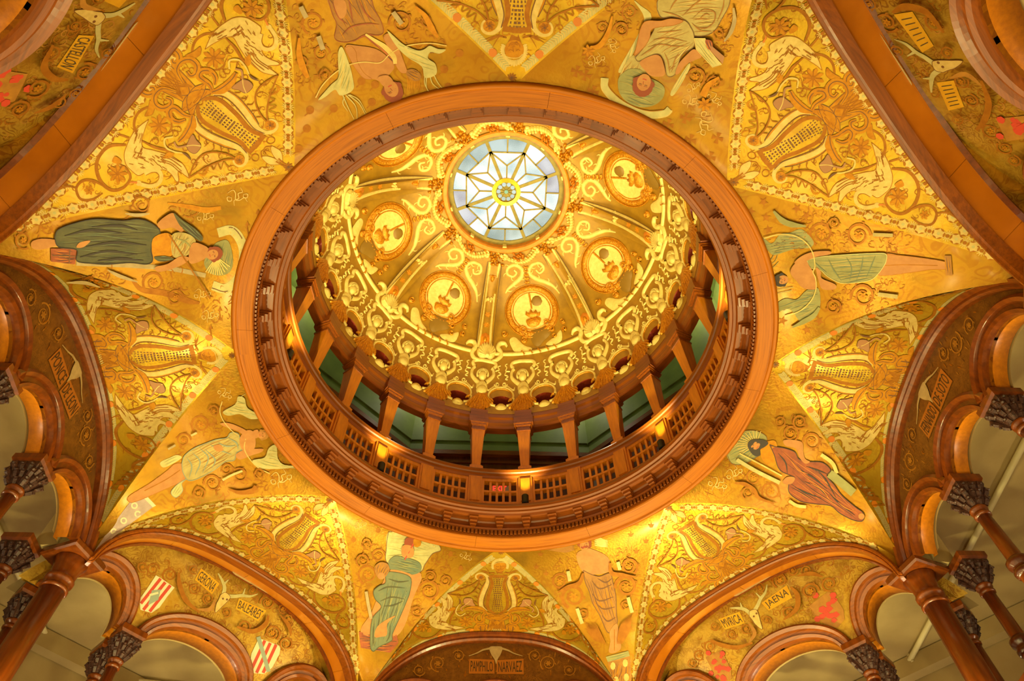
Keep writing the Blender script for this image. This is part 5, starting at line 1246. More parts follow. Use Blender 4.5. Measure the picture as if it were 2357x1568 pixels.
a.poly([(820, 610), (1000, 570), (1300, 545), (1600, 530), (1770, 535), (1780, 620), (1740, 700), (1660, 800), (1560, 860), (1300, 890), (1180, 870), (1060, 800), (980, 730), (860, 700)], 'p_sage', outline='p_pale', ow=8)
folds(a, [[(1080, 600), (1150, 740), (1240, 860)], [(1300, 580), (1360, 700), (1340, 860)], [(1500, 560), (1480, 700), (1420, 850)], [(1650, 560), (1600, 680), (1540, 820)], [(920, 640), (980, 700), (1060, 760)]], 'p_teal', 14)
a.poly([(620, 760), (680, 650), (800, 610), (850, 680), (900, 760), (930, 850), (930, 960), (780, 950), (700, 870)], 'p_skin'); a.poly([(670, 640), (760, 560), (900, 510), (1090, 500), (1100, 540), (940, 570), (820, 620), (740, 660)], 'p_skin'); a.poly([(930, 700), (990, 750), (1000, 830), (1160, 900), (1160, 960), (1010, 960), (960, 850)], 'p_skin')
a.stroke([(300, 350), (480, 305), (660, 315), (800, 390), (890, 520), (918, 680), (895, 755), (925, 830), (930, 960), (870, 1100), (740, 1220), (560, 1290)], 13, 'p_cream'); face(a, (520, 850), 78, 2.9, hair='p_black')
m = mot(6, c, 'painted_star')
for i, p in enumerate(((145, 35), (330, 105), (360, 255), (700, 0), (815, 80), (530, 1350), (440, 1505), (820, 1460), (970, 1350), (300, -80))): star(m, p, 62, 'p_brown', rot=i)

# top right: red haired figure in a pale robe
c = (1340, 0, 4.7525); s = scr(7, c)
for ce, r_, a0, cw in (((520, 130), 90, 2, 1), ((220, 300), 70, 0, -1), ((430, 320), 90, 3, 1), ((1240, 830), 110, 1, -1), ((1450, 900), 90, 2, 1), ((1500, 360), 70, 1, 1)): s.vine(ce, r_, a0, 1.3, cw)
s.stroke([(330, 160), (290, 330), (200, 480), (90, 520)], 60, 'p_orange', taper=(.3, .8, 1, .7)); s.stroke([(1500, 830), (1380, 920), (1320, 1040)], 80, 'p_orange', taper=(.3, .8, 1)); s.flower((1340, 1130), 80, 'p_orange', 'p_brown', 7); s.flower((70, 540), 70, 'p_orange', 'p_brown', 7)
for p, r_, an in (((160, 660), 95, .4), ((330, 500), 80, 2.0), ((1200, 1110), 100, .8), ((1330, 1350), 130, 2.4), ((1450, 1090), 90, 1.4), ((1220, 950), 80, .2)): ribbon_knot(s, p, r_, an)
s.stroke([(1660, 60), (1670, 200), (1630, 330), (1560, 430)], 44, 'p_lavender', taper=(.5, 1, 1, .4))
a = fig(7, c)
a.poly([(570, 10), (640, 60), (760, 190), (600, 500), (460, 760), (400, 760), (590, 420), (680, 200)], 'p_pale'); a.poly([(1180, 690), (1130, 740), (970, 1000), (1010, 1030), (1160, 780)], 'p_pale'); a.poly([(560, 600), (680, 720), (700, 900), (420, 950), (430, 770)], 'p_robe')
a.stroke([(250, 850), (250, 960), (380, 1100), (560, 1210), (740, 1255), (900, 1240), (960, 1190)], 80, 'p_pale'); a.stroke([(205, 850), (215, 980), (350, 1130), (540, 1245), (740, 1285), (920, 1270), (985, 1200)], 8, 'p_cream'); a.stroke([(290, 870), (300, 960), (420, 1080), (580, 1170), (740, 1212), (880, 1200)], 8, 'p_brown')
for t in np.linspace(0.05, .95, 11): q = catmull([(250, 850), (250, 960), (380, 1100), (560, 1210), (740, 1255), (900, 1240), (960, 1190)], 10); p = q[int(t * (len(q) - 1))]; star(a, p, 26, 'p_cream', 5, .4)
a.poly([(390, 900), (420, 820), (520, 750), (640, 760), (700, 830), (830, 890), (900, 960), (880, 1070), (780, 1150), (640, 1170), (500, 1120), (410, 1020)], 'p_sage')
for t in np.linspace(0, 1, 26): th = 0.2 + 4.6 * t; a.stroke([(660 + 110 * math.cos(th), 940 + 100 * math.sin(th)), (650 + 240 * math.cos(th), 960 + 205 * math.sin(th))], 8, 'p_cream' if int(t * 25) % 2 else 'p_pale', layer=14)
a.poly([(820, 90), (860, -40), (1200, -120), (1560, -140), (1620, 0), (1540, 180), (1420, 350), (1230, 380), (1160, 270), (1100, 200), (980, 170), (870, 180)], 'p_robe', outline='p_dark', ow=6)
folds(a, [[(880, 110), (1020, 150), (1130, 210)], [(1200, 240), (1300, 320), (1420, 330)], [(1220, 180), (1330, 90), (1450, 120), (1440, 230), (1340, 300), (1230, 270)], [(1280, 200), (1350, 140), (1400, 150)], [(1100, 160), (1250, 20), (1400, -80)], [(1480, 220), (1540, 80), (1560, -60)], [(960, 100), (1020, 0), (1120, -90)]], 'p_ochre', 14)
a.poly([(580, 620), (680, 500), (780, 330), (830, 250), (1100, 200), (1200, 300), (1230, 400), (1220, 500), (1100, 580), (1050, 700), (1010, 810), (930, 815), (900, 660), (840, 580), (740, 600), (620, 660)], 'p_robe', outline='p_dark', ow=6)
folds(a, [[(820, 340), (960, 330), (1100, 310)], [(780, 420), (940, 400), (1150, 440)], [(720, 500), (860, 470), (1000, 490), (1150, 490)], [(900, 560), (940, 660), (960, 790)], [(1060, 560), (1010, 660), (980, 780)], [(640, 600), (760, 520), (820, 480)]], 'p_ochre', 13)
a.poly([(570, 600), (610, 430), (640, 300), (700, 215), (860, 210), (980, 185), (1110, 210), (1000, 260), (860, 275), (760, 310), (740, 400), (680, 500)], 'p_skin', outline='p_brown', ow=6)
a.poly([(630, 670), (740, 600), (840, 590), (890, 680), (900, 810), (760, 820), (690, 760)], 'p_skin'); a.poly([(1020, 790), (1060, 680), (1150, 580), (1230, 520), (1310, 600), (1240, 640), (1140, 690), (1060, 790)], 'p_skin')
a.poly([(1230, 400), (1350, 400), (1370, 500), (1530, 690), (1430, 720), (1250, 520)], 'p_pale', sm=False, outline='p_cream', ow=7); a.poly([(1370, 440), (1560, 600), (1540, 680), (1400, 530)], 'p_pink', sm=False); a.poly([(1350, 420), (1420, 430), (1430, 510), (1380, 520)], 'p_rust')
face(a, (670, 900), 112, 1.85, hair='p_hair')
m = mot(7, c, 'painted_cross')
for p in ((35, 820), (120, 1000), (1130, 1290), (940, 1360), (1185, 1530), (1480, 1510), (1400, 1720), (60, 600), (-60, 780)): cross(m, p, 62, 'p_brown')

# top left: archer
c = (660, 0, 5.4075); s = scr(0, c)
for ce, r_, a0, cw in (((330, 280), 150, 2, 1), ((430, 660), 110, 0, -1), ((1420, 280), 150, 3, 1), ((180, 760), 80, 1, -1), ((1750, 250), 80, 1, 1), ((480, 920), 80, 2, 1)): s.vine(ce, r_, a0, 1.3, cw)
for q in ([(170, 60), (240, 200)], [(390, 430), (450, 600)], [(1320, 130), (1430, 280)]): s.stroke(q, 60, 'p_lavender')
s.stroke([(150, 450), (150, 640), (190, 800), (260, 950)], 90, 'p_orange', taper=(.3, .8, 1, .5)); s.stroke([(1600, 60), (1720, 180), (1800, 330), (1880, 450)], 80, 'p_orange', taper=(.3, .8, 1, .4))
a = fig(0, c)
a.poly([(440, -300), (560, 150), (620, 300), (600, 480), (760, 520), (1000, 440), (1190, 420), (1180, 280), (1080, 80), (960, -300)], 'p_ochre', outline='p_rust', ow=8)
folds(a, [[(560, 0), (640, 200), (760, 300)], [(760, -60), (800, 140), (820, 280)], [(900, 0), (980, 160), (1100, 260)], [(680, 440), (800, 330), (1000, 290), (1150, 300)], [(820, 520), (980, 430), (1150, 440)]], 'p_rust', 18); a.poly([(580, 0), (720, 0), (740, 160), (660, 220)], 'p_skin')
a.poly([(740, 560), (860, 560), (1100, 600), (1250, 700), (1340, 820), (1280, 920), (1200, 1010), (1080, 980), (960, 960), (880, 800), (780, 680)], 'p_skin'); a.poly([(720, 590), (800, 570), (860, 640), (880, 760), (960, 900), (1060, 980), (960, 970), (860, 860), (780, 720)], 'p_skin', outline='p_brown', ow=6); a.poly([(1200, 460), (1260, 410), (1350, 500), (1420, 660), (1480, 820), (1500, 900), (1420, 900), (1350, 800), (1260, 600)], 'p_skin', outline='p_brown', ow=6)
a.poly([(960, 430), (1080, 490), (1230, 590), (1360, 720), (1350, 800), (1290, 740), (1180, 620), (1040, 510)], 'p_rust')
a.stroke([(980, 420), (1100, 500), (1220, 580), (1330, 700), (1350, 790)], 62, 'p_cream', taper=(.4, .7, 1, 1, .7))
for t in np.linspace(.15, .95, 10): p = (980 + 370 * t, 420 + 330 * t ** 1.2); a.stroke([(p[0] - 26, p[1] + 16), (p[0] + 26, p[1] + 4)], 9, 'p_dark', layer=14)
a.circle((1580, 930), 100, 'p_ochre', 14, ry=70, rot=.5)
for i in range(8): a.stroke([(1480 + 22 * i, 860), (1510 + 20 * i, 1040), (1500 + 24 * i, 1130)], 16, 'p_orange', taper='both', layer=14)
a.stroke([(360, 1210), (440, 1060), (600, 900), (780, 800), (960, 765), (1160, 775), (1280, 670), (1440, 580), (1640, 540), (1820, 535), (1990, 565)], 13, 'p_cream')
bird(a, [(830, 1010), (780, 800), (690, 580), (640, 640), (640, 800), (640, 960), (560, 1040), (460, 1150), (390, 1240), (480, 1200), (600, 1110), (660, 1180), (760, 1160), (830, 1100)], 'p_pale', tail=[[(700, 1180), (760, 1320), (840, 1480)], [(740, 1180), (860, 1320), (880, 1500)], [(760, 1170), (900, 1280), (980, 1420)], [(720, 1200), (700, 1280), (760, 1380)], [(780, 1170), (900, 1240), (990, 1400)]], n=60, wd=6)
bird(a, [(1250, 370), (1420, 520), (1520, 580), (1640, 620), (1720, 600), (1780, 560), (1880, 600), (1980, 610), (1900, 660), (1790, 640), (1760, 720), (1850, 790), (1860, 920), (1720, 960), (1680, 820), (1500, 700), (1360, 560)], 'p_pale', tail=[[(1720, 920), (1720, 1040), (1780, 1160)], [(1780, 920), (1820, 1040), (1940, 1130)], [(1820, 900), (1880, 1020), (1950, 1110)], [(1740, 940), (1740, 1080), (1800, 1170)]], n=60, wd=6)
a.poly([(1140, 950), (1260, 930), (1330, 1020), (1250, 1080), (1180, 1040)], 'p_skin'); face(a, (1310, 1110), 125, 1.1, hair='p_hair')
m = mot(0, c, 'painted_blossom')
for p in ((290, 1370), (585, 1350), (1060, 1270), (930, 1010), (1960, 860), (2150, 660), (2010, 1080), (1100, 1050), (250, 1600), (40, 1700), (150, 1850)): blossom(m, p, 52, 'p_brown', 2.0 + .3 * random.random())
for k, pts, r in ((1, [(700, 560), (1200, 120), (900, 110), (1150, 560), (250, 180), (1450, 720), (350, 170)], 90), (2, [(300, 700), (560, 480), (700, 1180), (1050, 1100), (1450, 800), (250, 1330), (620, 300), (1250, 1120)], 130), (3, [(220, 300), (150, 640), (900, 460), (700, 950), (960, 380), (130, 880), (640, 800)], 90), (4, [(250, 720), (1000, 560), (450, 1060), (950, 980), (300, 420), (880, 330), (560, 1240)], 90), (5, [(700, 700), (500, 560), (1100, 100), (1400, 360), (300, 520), (1250, 980), (1500, 520), (900, 950)], 110), (6, [(1200, 420), (1750, 430), (1250, 1050), (1800, 950), (700, 420), (1900, 420), (900, 130), (1700, 1150)], 140), (7, [(560, 300), (300, 420), (1300, 760), (1500, 560), (1600, 300), (1250, 1230), (150, 720), (380, 100)], 120), (0, [(250, 500), (560, 820), (1550, 330), (1700, 420), (300, 950), (1380, 120), (90, 250), (1850, 520)], 140)):
    sprigs(FIG[k]['painted_scrollwork'], pts, r, 15)
for k, dd in FIG.items():
    for nm, a in dd.items(): a.build(nm, VM, PEN[k])

# ---------------------------------------------------------------- tympanum paintings
def text_tris(txt):
    cu = bpy.data.curves.new('lettering', 'FONT'); cu.body = txt; cu.resolution_u = 2; o = bpy.data.objects.new('lettering', cu); COL.objects.link(o)
    bpy.context.view_layer.update(); dg = bpy.context.evaluated_depsgraph_get(); me = bpy.data.meshes.new_from_object(o.evaluated_get(dg))
    V = np.array([tuple(v.co)[:2] for v in me.vertices]); F = [tuple(p.vertices) for p in me.polygons]
    bpy.data.objects.remove(o); bpy.data.curves.remove(cu); bpy.data.meshes.remove(me)
    V = (V - V.min(0)) / (V.max(0) - V.min(0) + 1e-9); return V, F
def quad_text(a, txt, quad, m, pad=(0.06, 0.12)):
    """quad: tl, tr, br, bl in drawing coordinates"""
    V, F = text_tris(txt); u_ = pad[0] + V[:, 0] * (1 - 2 * pad[0]); v_ = 1 - (pad[1] + V[:, 1] * (1 - 2 * pad[1])); q = np.array(quad, float)
    P = (q[0] * ((1 - u_) * (1 - v_))[:, None] + q[1] * (u_ * (1 - v_))[:, None] + q[2] * (u_ * v_)[:, None] + q[3] * ((1 - u_) * v_)[:, None])
    a._push(a.T(P), F, m, np.full(len(P), a.lift + a.dl * 12))
def tkeep(k):
    D, T = side_frame(k)
    return lambda P: inpoly(np.c_[P @ T, P[:, 2]], TYO[k])
CT = (250, 1300, 5.481)
def tmap(src, dst):
    base = px_map(TB[src]); an = sang(dst) - sang(src)
    def f(px): P, N = base(px); return rotz(P, an), rotz(N, an)
    return f
Q1 = [(1165, 45), (1400, 240), (1300, 375), (1085, 190)]; Q2 = [(1640, 425), (1990, 580), (1885, 715), (1600, 555)]
def tym_odd(words, shields):
    s = Art(CT, lift=.0009); s_ = s
    curls(s, [(300, 60), (700, -40), (1300, -60), (1900, 200), (2400, 620), (2560, 1100), (2300, 1350), (1750, 1250), (1500, 800), (1100, 640), (600, 700), (380, 600)], 150, 60, 'p_brown', 'p_ochre')
    for ce, r_, a0, cw in (((770, 130), 95, 2, 1), ((560, 60), 80, 0, -1), ((1080, 300), 70, 1, 1), ((2000, 480), 95, 3, 1), ((2060, 860), 100, 1, -1), ((2240, 1000), 90, 2, 1), ((1250, 430), 70, 2, 1), ((1480, 600), 60, 2, -1), ((2260, 690), 70, 1, 1), ((1700, 780), 80, 1, -1), ((420, 30), 70, 1, 1), ((2180, 560), 55, 1, 1), ((1060, 60), 60, 1, 1), ((1800, 330), 60, 4, 1)): s.vine(ce, r_, a0, 1.4, cw, wd=.22)
    s.stroke([(870, 100), (880, 250), (960, 450), (1130, 600)], 60, 'p_brown', taper=(.4, 1, 1, .4)); s.stroke([(1600, 780), (1800, 840), (1950, 760), (2000, 640)], 60, 'p_brown', taper=(.4, 1, 1, .4)); s.stroke([(1100, 560), (1260, 560), (1340, 420)], 50, 'p_ochre', taper='both'); s.stroke([(2150, 640), (2250, 760), (2280, 900)], 50, 'p_brown', taper='both')
    s.poly([(1560, 30), (1700, 90), (1860, 190), (2040, 330), (2000, 380), (1800, 270), (1640, 180), (1540, 110)], 'p_lavender')
    for i in range(30): x = random.uniform(1560, 2020); y = 60 + (x - 1560) * .62 + random.uniform(-40, 50); s.stroke([(x, y), (x + random.uniform(-20, 20), y + random.uniform(10, 26))], 9, 'p_brown', layer=20)
    p = Art(CT, lift=.002); p.poly(Q1, 'p_sign', sm=False); p.poly(Q2, 'p_sign', sm=False)
    for w_, q in zip(words, (Q1, Q2)):
        if w_: quad_text(p, w_, q, 'p_ink')
        elif w_ is None:
            q = np.array(q, float)
            for t in np.linspace(.15, .85, 6): p.stroke([q[0] * (1 - t) * .8 + q[3] * (1 - t) * .2 + q[1] * t * .8 + q[2] * t * .2, q[0] * (1 - t) * .2 + q[3] * (1 - t) * .8 + q[1] * t * .2 + q[2] * t * .8], 7, 'p_ink', layer=12)
    k = Art(CT, lift=.0026)
    k.stroke([(1440, 400), (1460, 290), (1430, 200), (1380, 110)], 50, 'p_pale', taper=(1, .9, .7, .3)); k.stroke([(1460, 240), (1510, 190)], 30, 'p_pale', taper=(1, .3)); k.stroke([(1500, 400), (1600, 400), (1680, 390), (1780, 400), (1880, 370)], 48, 'p_pale', taper=(1, .9, .8, .6, .2)); k.stroke([(1690, 390), (1720, 300)], 30, 'p_pale', taper=(1, .3))
    k.poly([(1410, 380), (1470, 350), (1530, 400), (1510, 450), (1430, 530), (1345, 605), (1355, 500), (1385, 440)], 'p_cream', outline='p_dark', ow=6); k.circle((1440, 430), 14, 'p_dark', 8); k.circle((1490, 440), 14, 'p_dark', 8)
    out = [('painted_scrollwork', s), ('name_plaque', p), ('painted_skull', k)]
    S1 = [(595, 135), (650, 165), (830, 290), (740, 400), (640, 540), (540, 610), (400, 570), (385, 440), (480, 310)]; S2 = [(1890, 930), (1960, 950), (2170, 1030), (2150, 1130), (2060, 1300), (1960, 1380), (1830, 1370), (1770, 1290), (1800, 1120)]
    for i, S_ in enumerate((S1, S2)):
        h = Art(CT, lift=.0026); S_ = np.array(S_, float); ce = S_.mean(0)
        if shields == 'stripes':
            h.poly(S_, 'p_white', sm=False); ax = np.array([-.62, .78]) if i == 0 else np.array([-.42, .91]); nr = np.array([ax[1], -ax[0]])
            from math import inf
            for o_ in (-150, -75, 0, 75, 150):
                line = [ce + nr * o_ + ax * t for t in np.linspace(-330, 330, 60)]; ins = [q for q in line if inpoly(np.array([q + nr * 18]), S_)[0] and inpoly(np.array([q - nr * 18]), S_)[0]]
                if len(ins) > 2: h.stroke([ins[0], ins[len(ins) // 2], ins[-1]], 40, 'p_red', sm=False)
            if i == 0: h.poly([ce + np.array(q) for q in ((-40, -60), (70, -70), (40, 60), (-90, 130), (-60, 20))], 'p_grey', sm=False); h.stroke([ce + np.array((-70, 0)), ce + np.array((40, -30))], 26, 'p_white')
            else: h.stroke([(1885, 910), (2015, 1350)], 52, 'p_grey', sm=False)
        else:
            h.poly(ce + (S_ - ce) * .95, 'p_ochre', sm=False)
            for j in range(16 if i else 22):
                q = ce + (S_[random.randrange(len(S_))] - ce) * random.uniform(0, .8); e_ = random.uniform(20, 46); h.poly([q + np.array([-e_, -e_ * .5]), q + np.array([0, -e_]), q + np.array([e_, -e_ * .4]), q + np.array([e_ * .7, e_]), q + np.array([-e_ * .8, e_ * .7])], 'p_red', sm=False)
            for q in ((-150, -60), (90, -230), (190, -60)): h.circle(ce + np.array(q), 40, 'p_red', 6)
        out.append(('painted_shield', h))
    return out
for k, words, sh in ((3, ('GERONA', 'BALEARES'), 'stripes'), (5, ('MVRICA', 'JAENA'), 'castles'), (1, ('', 'CASTELLON'), 'castles'), (7, (None, None), 'castles')):
    for nm, a in tym_odd(words, sh): a.build(nm, tmap(3, k), ARCHN[k], keep=tkeep(k))
CE = (870, 1440, 4.209)
EQ1 = [(885, 325), (1125, 335), (1130, 470), (880, 470)]; EQ2 = [(1150, 340), (1410, 325), (1412, 475), (1150, 475)]
def tym_even(words):
    s = Art(CE, lift=.0009)
    for i in range(70): x = random.uniform(380, 1960); y = random.uniform(210, 480); s.stroke([(x, y), (x + random.uniform(-24, 24), y + random.uniform(20, 50))], 10, random.choice(('p_dark', 'p_ochre', 'p_brown')), layer=2, taper='both')
    for ce, r_ in (((580, 370), 80), ((1650, 370), 80), ((780, 300), 60), ((1520, 300), 60), ((400, 440), 60), ((1850, 440), 60)): s.vine(ce, r_, random.random() * 6, 1.3, 1, m='p_ochre', m2='p_ochre', wd=.14)
    p = Art(CE, lift=.002); p.poly(EQ1, 'p_sign_brown', sm=False); p.poly(EQ2, 'p_sign_brown', sm=False)
    for w_, q in zip(words, (EQ1, EQ2)): quad_text(p, w_, q, 'p_ink', pad=(.06, .14))
    k = Art(CE, lift=.0026); k.poly([(1080, 215), (1140, 205), (1205, 215), (1190, 280), (1160, 330), (1145, 378), (1128, 330), (1095, 280)], 'p_lavender'); k.stroke([(1090, 225), (1020, 240), (960, 270), (880, 300)], 20, 'p_lavender', taper=(1, .8, .5, .3)); k.stroke([(1195, 225), (1260, 245), (1320, 275), (1400, 300)], 20, 'p_lavender', taper=(1, .8, .5, .3))
    return [('painted_scrollwork', s), ('name_plaque', p), ('painted_skull', k)]
for k, words in ((4, ('PAMPHILO', 'NARVAEZ')), (2, ('PONCE', 'DE LEON')), (6, ('FERNANDO', 'DE SOTO'))):
    for nm, a in tym_even(words): a.build(nm, tmap(4, k), ARCHN[k], keep=tkeep(k))

# ---------------------------------------------------------------- dome relief
DM = px_map(DOMEB)
def dcopies(nm, me, angs):
    for d_ in angs: link(nm, me, dome, rz=math.radians(d_))
A24 = [15 * i for i in range(24)]; A8 = [45 * i for i in range(8)]
CA = (1020, 760, 7.838)
a = Art(CA, step=8, lift=.0008)
a.stroke([(575, 660), (540, 590), (575, 545), (680, 540), (800, 560), (920, 590), (955, 640), (910, 700)], 62, 'dome_cream', relief=.010)
for q in ([(645, 965), (565, 885), (515, 800), (530, 705), (575, 665)], [(765, 955), (850, 890), (908, 820), (905, 735), (880, 700)]): a.stroke(q, 66, 'dome_cream', relief=.014, taper=(1.2, 1, .9, .8, .8))
a.poly([(595, 1010), (620, 930), (765, 925), (795, 1000), (785, 1060), (700, 1085), (605, 1060)], 'dome_cream', puff=.016); a.circle((692, 1085), 100, 'dome_cream', 16, puff=.022, ry=88)
a.circle((710, 835), 78, 'dome_cream', 16, puff=.024, ry=84)
for i in range(16): t = PI * (.92 + 1.16 * i / 15); a.circle((712 + 98 * math.cos(t), 810 + 88 * math.sin(t)), 24, 'dome_cream', 7, puff=.018)
for i in range(7): t = PI * (1.1 + .8 * i / 6); a.circle((712 + 58 * math.cos(t), 800 + 50 * math.sin(t)), 22, 'dome_cream', 7, puff=.026)
for q in ([(680, 835), (695, 832)], [(728, 832), (745, 835)], [(695, 880), (725, 880)]): a.stroke(q, 9, 'dome_line', layer=80)
for q in ([(500, 690), (425, 665), (450, 610), (430, 560), (470, 545)], [(430, 680), (400, 730), (450, 770), (400, 810), (440, 830)], [(940, 750), (1010, 720), (990, 670), (1040, 650)], [(1000, 760), (1040, 800), (980, 840), (1010, 890)]): a.stroke(q, 26, 'dome_cream', relief=.006, taper=(.8, 1, .9, .5))
dcopies('putto', a.build('putto', DM, False, smooth=True), A24)
a = Art(CA, step=8, lift=.0008)
a.poly([(600, 1130), (690, 1180), (790, 1130), (870, 1330), (760, 1430), (650, 1500), (560, 1430), (430, 1350), (520, 1240)], 'dome_gold', puff=.008, edge=60)
for x1, y1 in ((395, 1335), (450, 1385), (520, 1430), (585, 1465), (645, 1505), (705, 1470), (770, 1430), (840, 1400), (905, 1345)):
    t = (x1 - 645) / 260; a.stroke([(670 + 40 * t, 1150), (660 + 150 * t, 1260), (650 + 230 * t, 1340 - 10 * abs(t)), (x1, y1)], 50, 'dome_gold', relief=.014, taper=(.7, 1, .9, .4))
for i in range(26): t = random.uniform(-1, 1); q = random.random(); a.circle((665 + 210 * t * (.3 + .7 * q), 1180 + 260 * q * (1 - .25 * abs(t))), 15, 'dome_gold', 6, puff=.02)
dcopies('acanthus', a.build('acanthus', DM, False, smooth=True), A24)
a = Art(CA, step=8, lift=.0008); CO = (1040, 1195)
th = np.linspace(math.radians(205), math.radians(-25), 24); a.stroke(np.c_[CO[0] + 225 * np.cos(th), CO[1] - 150 * np.sin(th)], 44, 'dome_cream', sm=False, relief=.010); a.stroke(np.c_[CO[0] + 203 * np.cos(th), CO[1] - 128 * np.sin(th)], 16, 'dome_gold', sm=False, relief=.008)
for sg in (-1, 1):
    t = np.linspace(0, 1, 14); an = -PI / 2 * sg * 0 + sg * 2 * PI * 1.3 * t; r_ = 46 * (1 - .7 * t); a.stroke(np.c_[CO[0] + sg * 70 + r_ * np.cos(PI / 2 - sg * (PI / 2) + an), 995 + r_ * np.sin(PI / 2 - sg * (PI / 2) + an)], 24, 'dome_cream', sm=False, relief=.010)
    a.stroke([(CO[0] + sg * 110, 1010), (CO[0] + sg * 170, 1060), (CO[0] + sg * 230, 1090), (CO[0] + sg * 250, 1040)], 36, 'dome_cream', relief=.008, taper=(.6, 1, .8, .5)); a.stroke([(CO[0] + sg * 200, 1250), (CO[0] + sg * 160, 1270), (CO[0] + sg * 130, 1300)], 46, 'dome_gold', relief=.012, taper=(1, .8, .3))
    a.stroke([(CO[0] + sg * 240, 1240), (CO[0] + sg * 230, 1310), (CO[0] + sg * 180, 1350), (CO[0] + sg * 100, 1370)], 34, 'dome_cream', relief=.008)
a.poly([(935, 1390), (990, 1345), (1040, 1335), (1095, 1345), (1150, 1390), (1110, 1435), (1040, 1445), (965, 1435)], 'dome_cream', puff=.012)
dcopies('oval_frame', a.build('oval_frame', DM, False, smooth=True), A24)
a = Art(CA, step=8, lift=.0008)
a.poly([(610, 400), (640, 300), (710, 250), (790, 240), (870, 265), (935, 320), (950, 410), (910, 500), (850, 535), (780, 500), (700, 520), (640, 480)], 'dome_cream', puff=.022, edge=70)
for i in range(11): t = PI * (1.02 + .96 * i / 10); a.stroke([(790 + 40 * math.cos(t), 490 + 25 * math.sin(t)), (785 + 155 * math.cos(t), 455 + 205 * math.sin(t))], 17, 'dome_cream', relief=.027)
for q in ([(405, 255), (470, 205), (555, 220), (585, 300), (530, 380), (525, 450), (570, 515), (640, 540)], [(1160, 310), (1110, 245), (1025, 250), (990, 325), (1040, 400), (1045, 470), (960, 545), (880, 565)]): a.stroke(q, 82, 'dome_cream', relief=.016, taper=(.4, .8, 1, 1, 1, .9, .8, .6))
for q in ([(500, 380), (515, 460), (560, 520)], [(1065, 400), (1060, 470), (990, 530)]):
    for t in np.linspace(0, 1, 6): p = np.array(q[0]) * (1 - t) + np.array(q[2]) * t; a.stroke([p - np.array([14, 4]), p + np.array([14, 6])], 7, 'dome_line', layer=60)
dcopies('shell', a.build('shell', DM, False, smooth=True), A8)
# medallions
CB = (880, 600, 4.356)
a = Art(CB, step=10, lift=.0008)
a.circle((1500, 505), 215, 'dome_cream', 36, puff=.006, edge=30)
th = np.linspace(0, 2 * PI, 49); a.stroke(np.c_[1500 + 232 * np.cos(th), 508 + 230 * np.sin(th)], 58, 'dome_gold', sm=False, relief=.014); a.stroke(np.c_[1500 + 268 * np.cos(th), 508 + 266 * np.sin(th)], 12, 'dome_gold', sm=False, relief=.01); a.stroke(np.c_[1500 + 190 * np.cos(th), 508 + 188 * np.sin(th)], 12, 'dome_gold', sm=False, relief=.012)
for i in range(40): t = 2 * PI * i / 40; a.circle((1500 + 228 * math.cos(t), 508 + 226 * math.sin(t)), 13, 'dome_gold', 6, puff=.021)
for r_ in (60, 110, 150): a.stroke([(1500 + r_ * math.cos(t), 505 + r_ * math.sin(t)) for t in np.linspace(2.4, 5.2, 12)], 4, 'dome_line', layer=26)
for t in np.linspace(2.5, 5.2, 10): a.stroke([(1500 + 50 * math.cos(t), 505 + 50 * math.sin(t)), (1500 + 178 * math.cos(t), 505 + 178 * math.sin(t))], 4, 'dome_line', layer=26)
a.circle((1550, 408), 62, 'dome_olive', 14, puff=.012); a.stroke([(1472, 330), (1500, 490)], 20, 'dome_gold', sm=False, relief=.014)
a.poly([(1432, 550), (1440, 500), (1470, 520), (1490, 480), (1515, 515), (1545, 485), (1560, 520), (1590, 505), (1585, 560), (1500, 590)], 'dome_gold', sm=False, puff=.022, edge=18); a.poly([(1445, 590), (1580, 565), (1592, 620), (1545, 672), (1480, 675), (1445, 640)], 'dome_gold', puff=.026)
for x in (1485, 1515, 1545): a.stroke([(x, 605), (x - 4, 655)], 11, 'oak_dark', layer=80)
a.poly([(1500, 690), (1580, 672), (1650, 645), (1692, 722), (1625, 800), (1565, 862), (1510, 832), (1488, 760)], 'dome_olive', puff=.014)
for c_, r_ in (((1415, 700), 48), ((1360, 690), 30), ((1440, 750), 34), ((1650, 630), 36), ((1700, 690), 30), ((1420, 800), 30), ((1225, 740), 30), ((1810, 610), 26), ((1830, 690), 26), ((1730, 760), 24), ((1290, 600), 26)):
    t = np.linspace(0, 1, 14); an = 2 * PI * 1.4 * t + c_[0]; rr = r_ * (1 - .7 * t); a.stroke(np.c_[c_[0] + rr * np.cos(an), c_[1] + rr * np.sin(an)], r_ * .55, 'dome_gold', sm=False, relief=.016)
a.poly([(1275, 800), (1330, 770), (1420, 850), (1500, 880), (1470, 915), (1340, 920), (1300, 880)], 'dome_cream', puff=.006); a.poly([(1640, 840), (1730, 760), (1790, 700), (1800, 800), (1720, 850)], 'dome_cream', puff=.006)
dcopies('medallion', a.build('medallion', DM, False, smooth=True), A8)
a = Art(CB, step=10, lift=.0008)
for q in ([(1235, 330), (1260, 285), (1330, 225), (1395, 160), (1400, 90), (1330, 45), (1260, 75), (1255, 135), (1310, 160), (1345, 125), (1320, 95)], [(1780, 330), (1720, 260), (1640, 215), (1540, 180), (1470, 120), (1500, 45), (1580, 25), (1620, 80), (1580, 125), (1540, 95)]):
    a.stroke(q, 46, 'dome_cream', relief=.010, taper=(.3, .7, 1, 1, .9, .8, .7, .6, .5, .4)); P = catmull(q, 3)
    for i in range(2, len(P) - 6, 3): d = P[i + 1] - P[i]; d /= np.linalg.norm(d) + 1e-6; n_ = np.array([-d[1], d[0]]); a.stroke([P[i], P[i] + n_ * 34 + d * 14, P[i] + n_ * 44 + d * 34], 15, 'dome_cream', relief=.006, taper=(1, .8, .3))
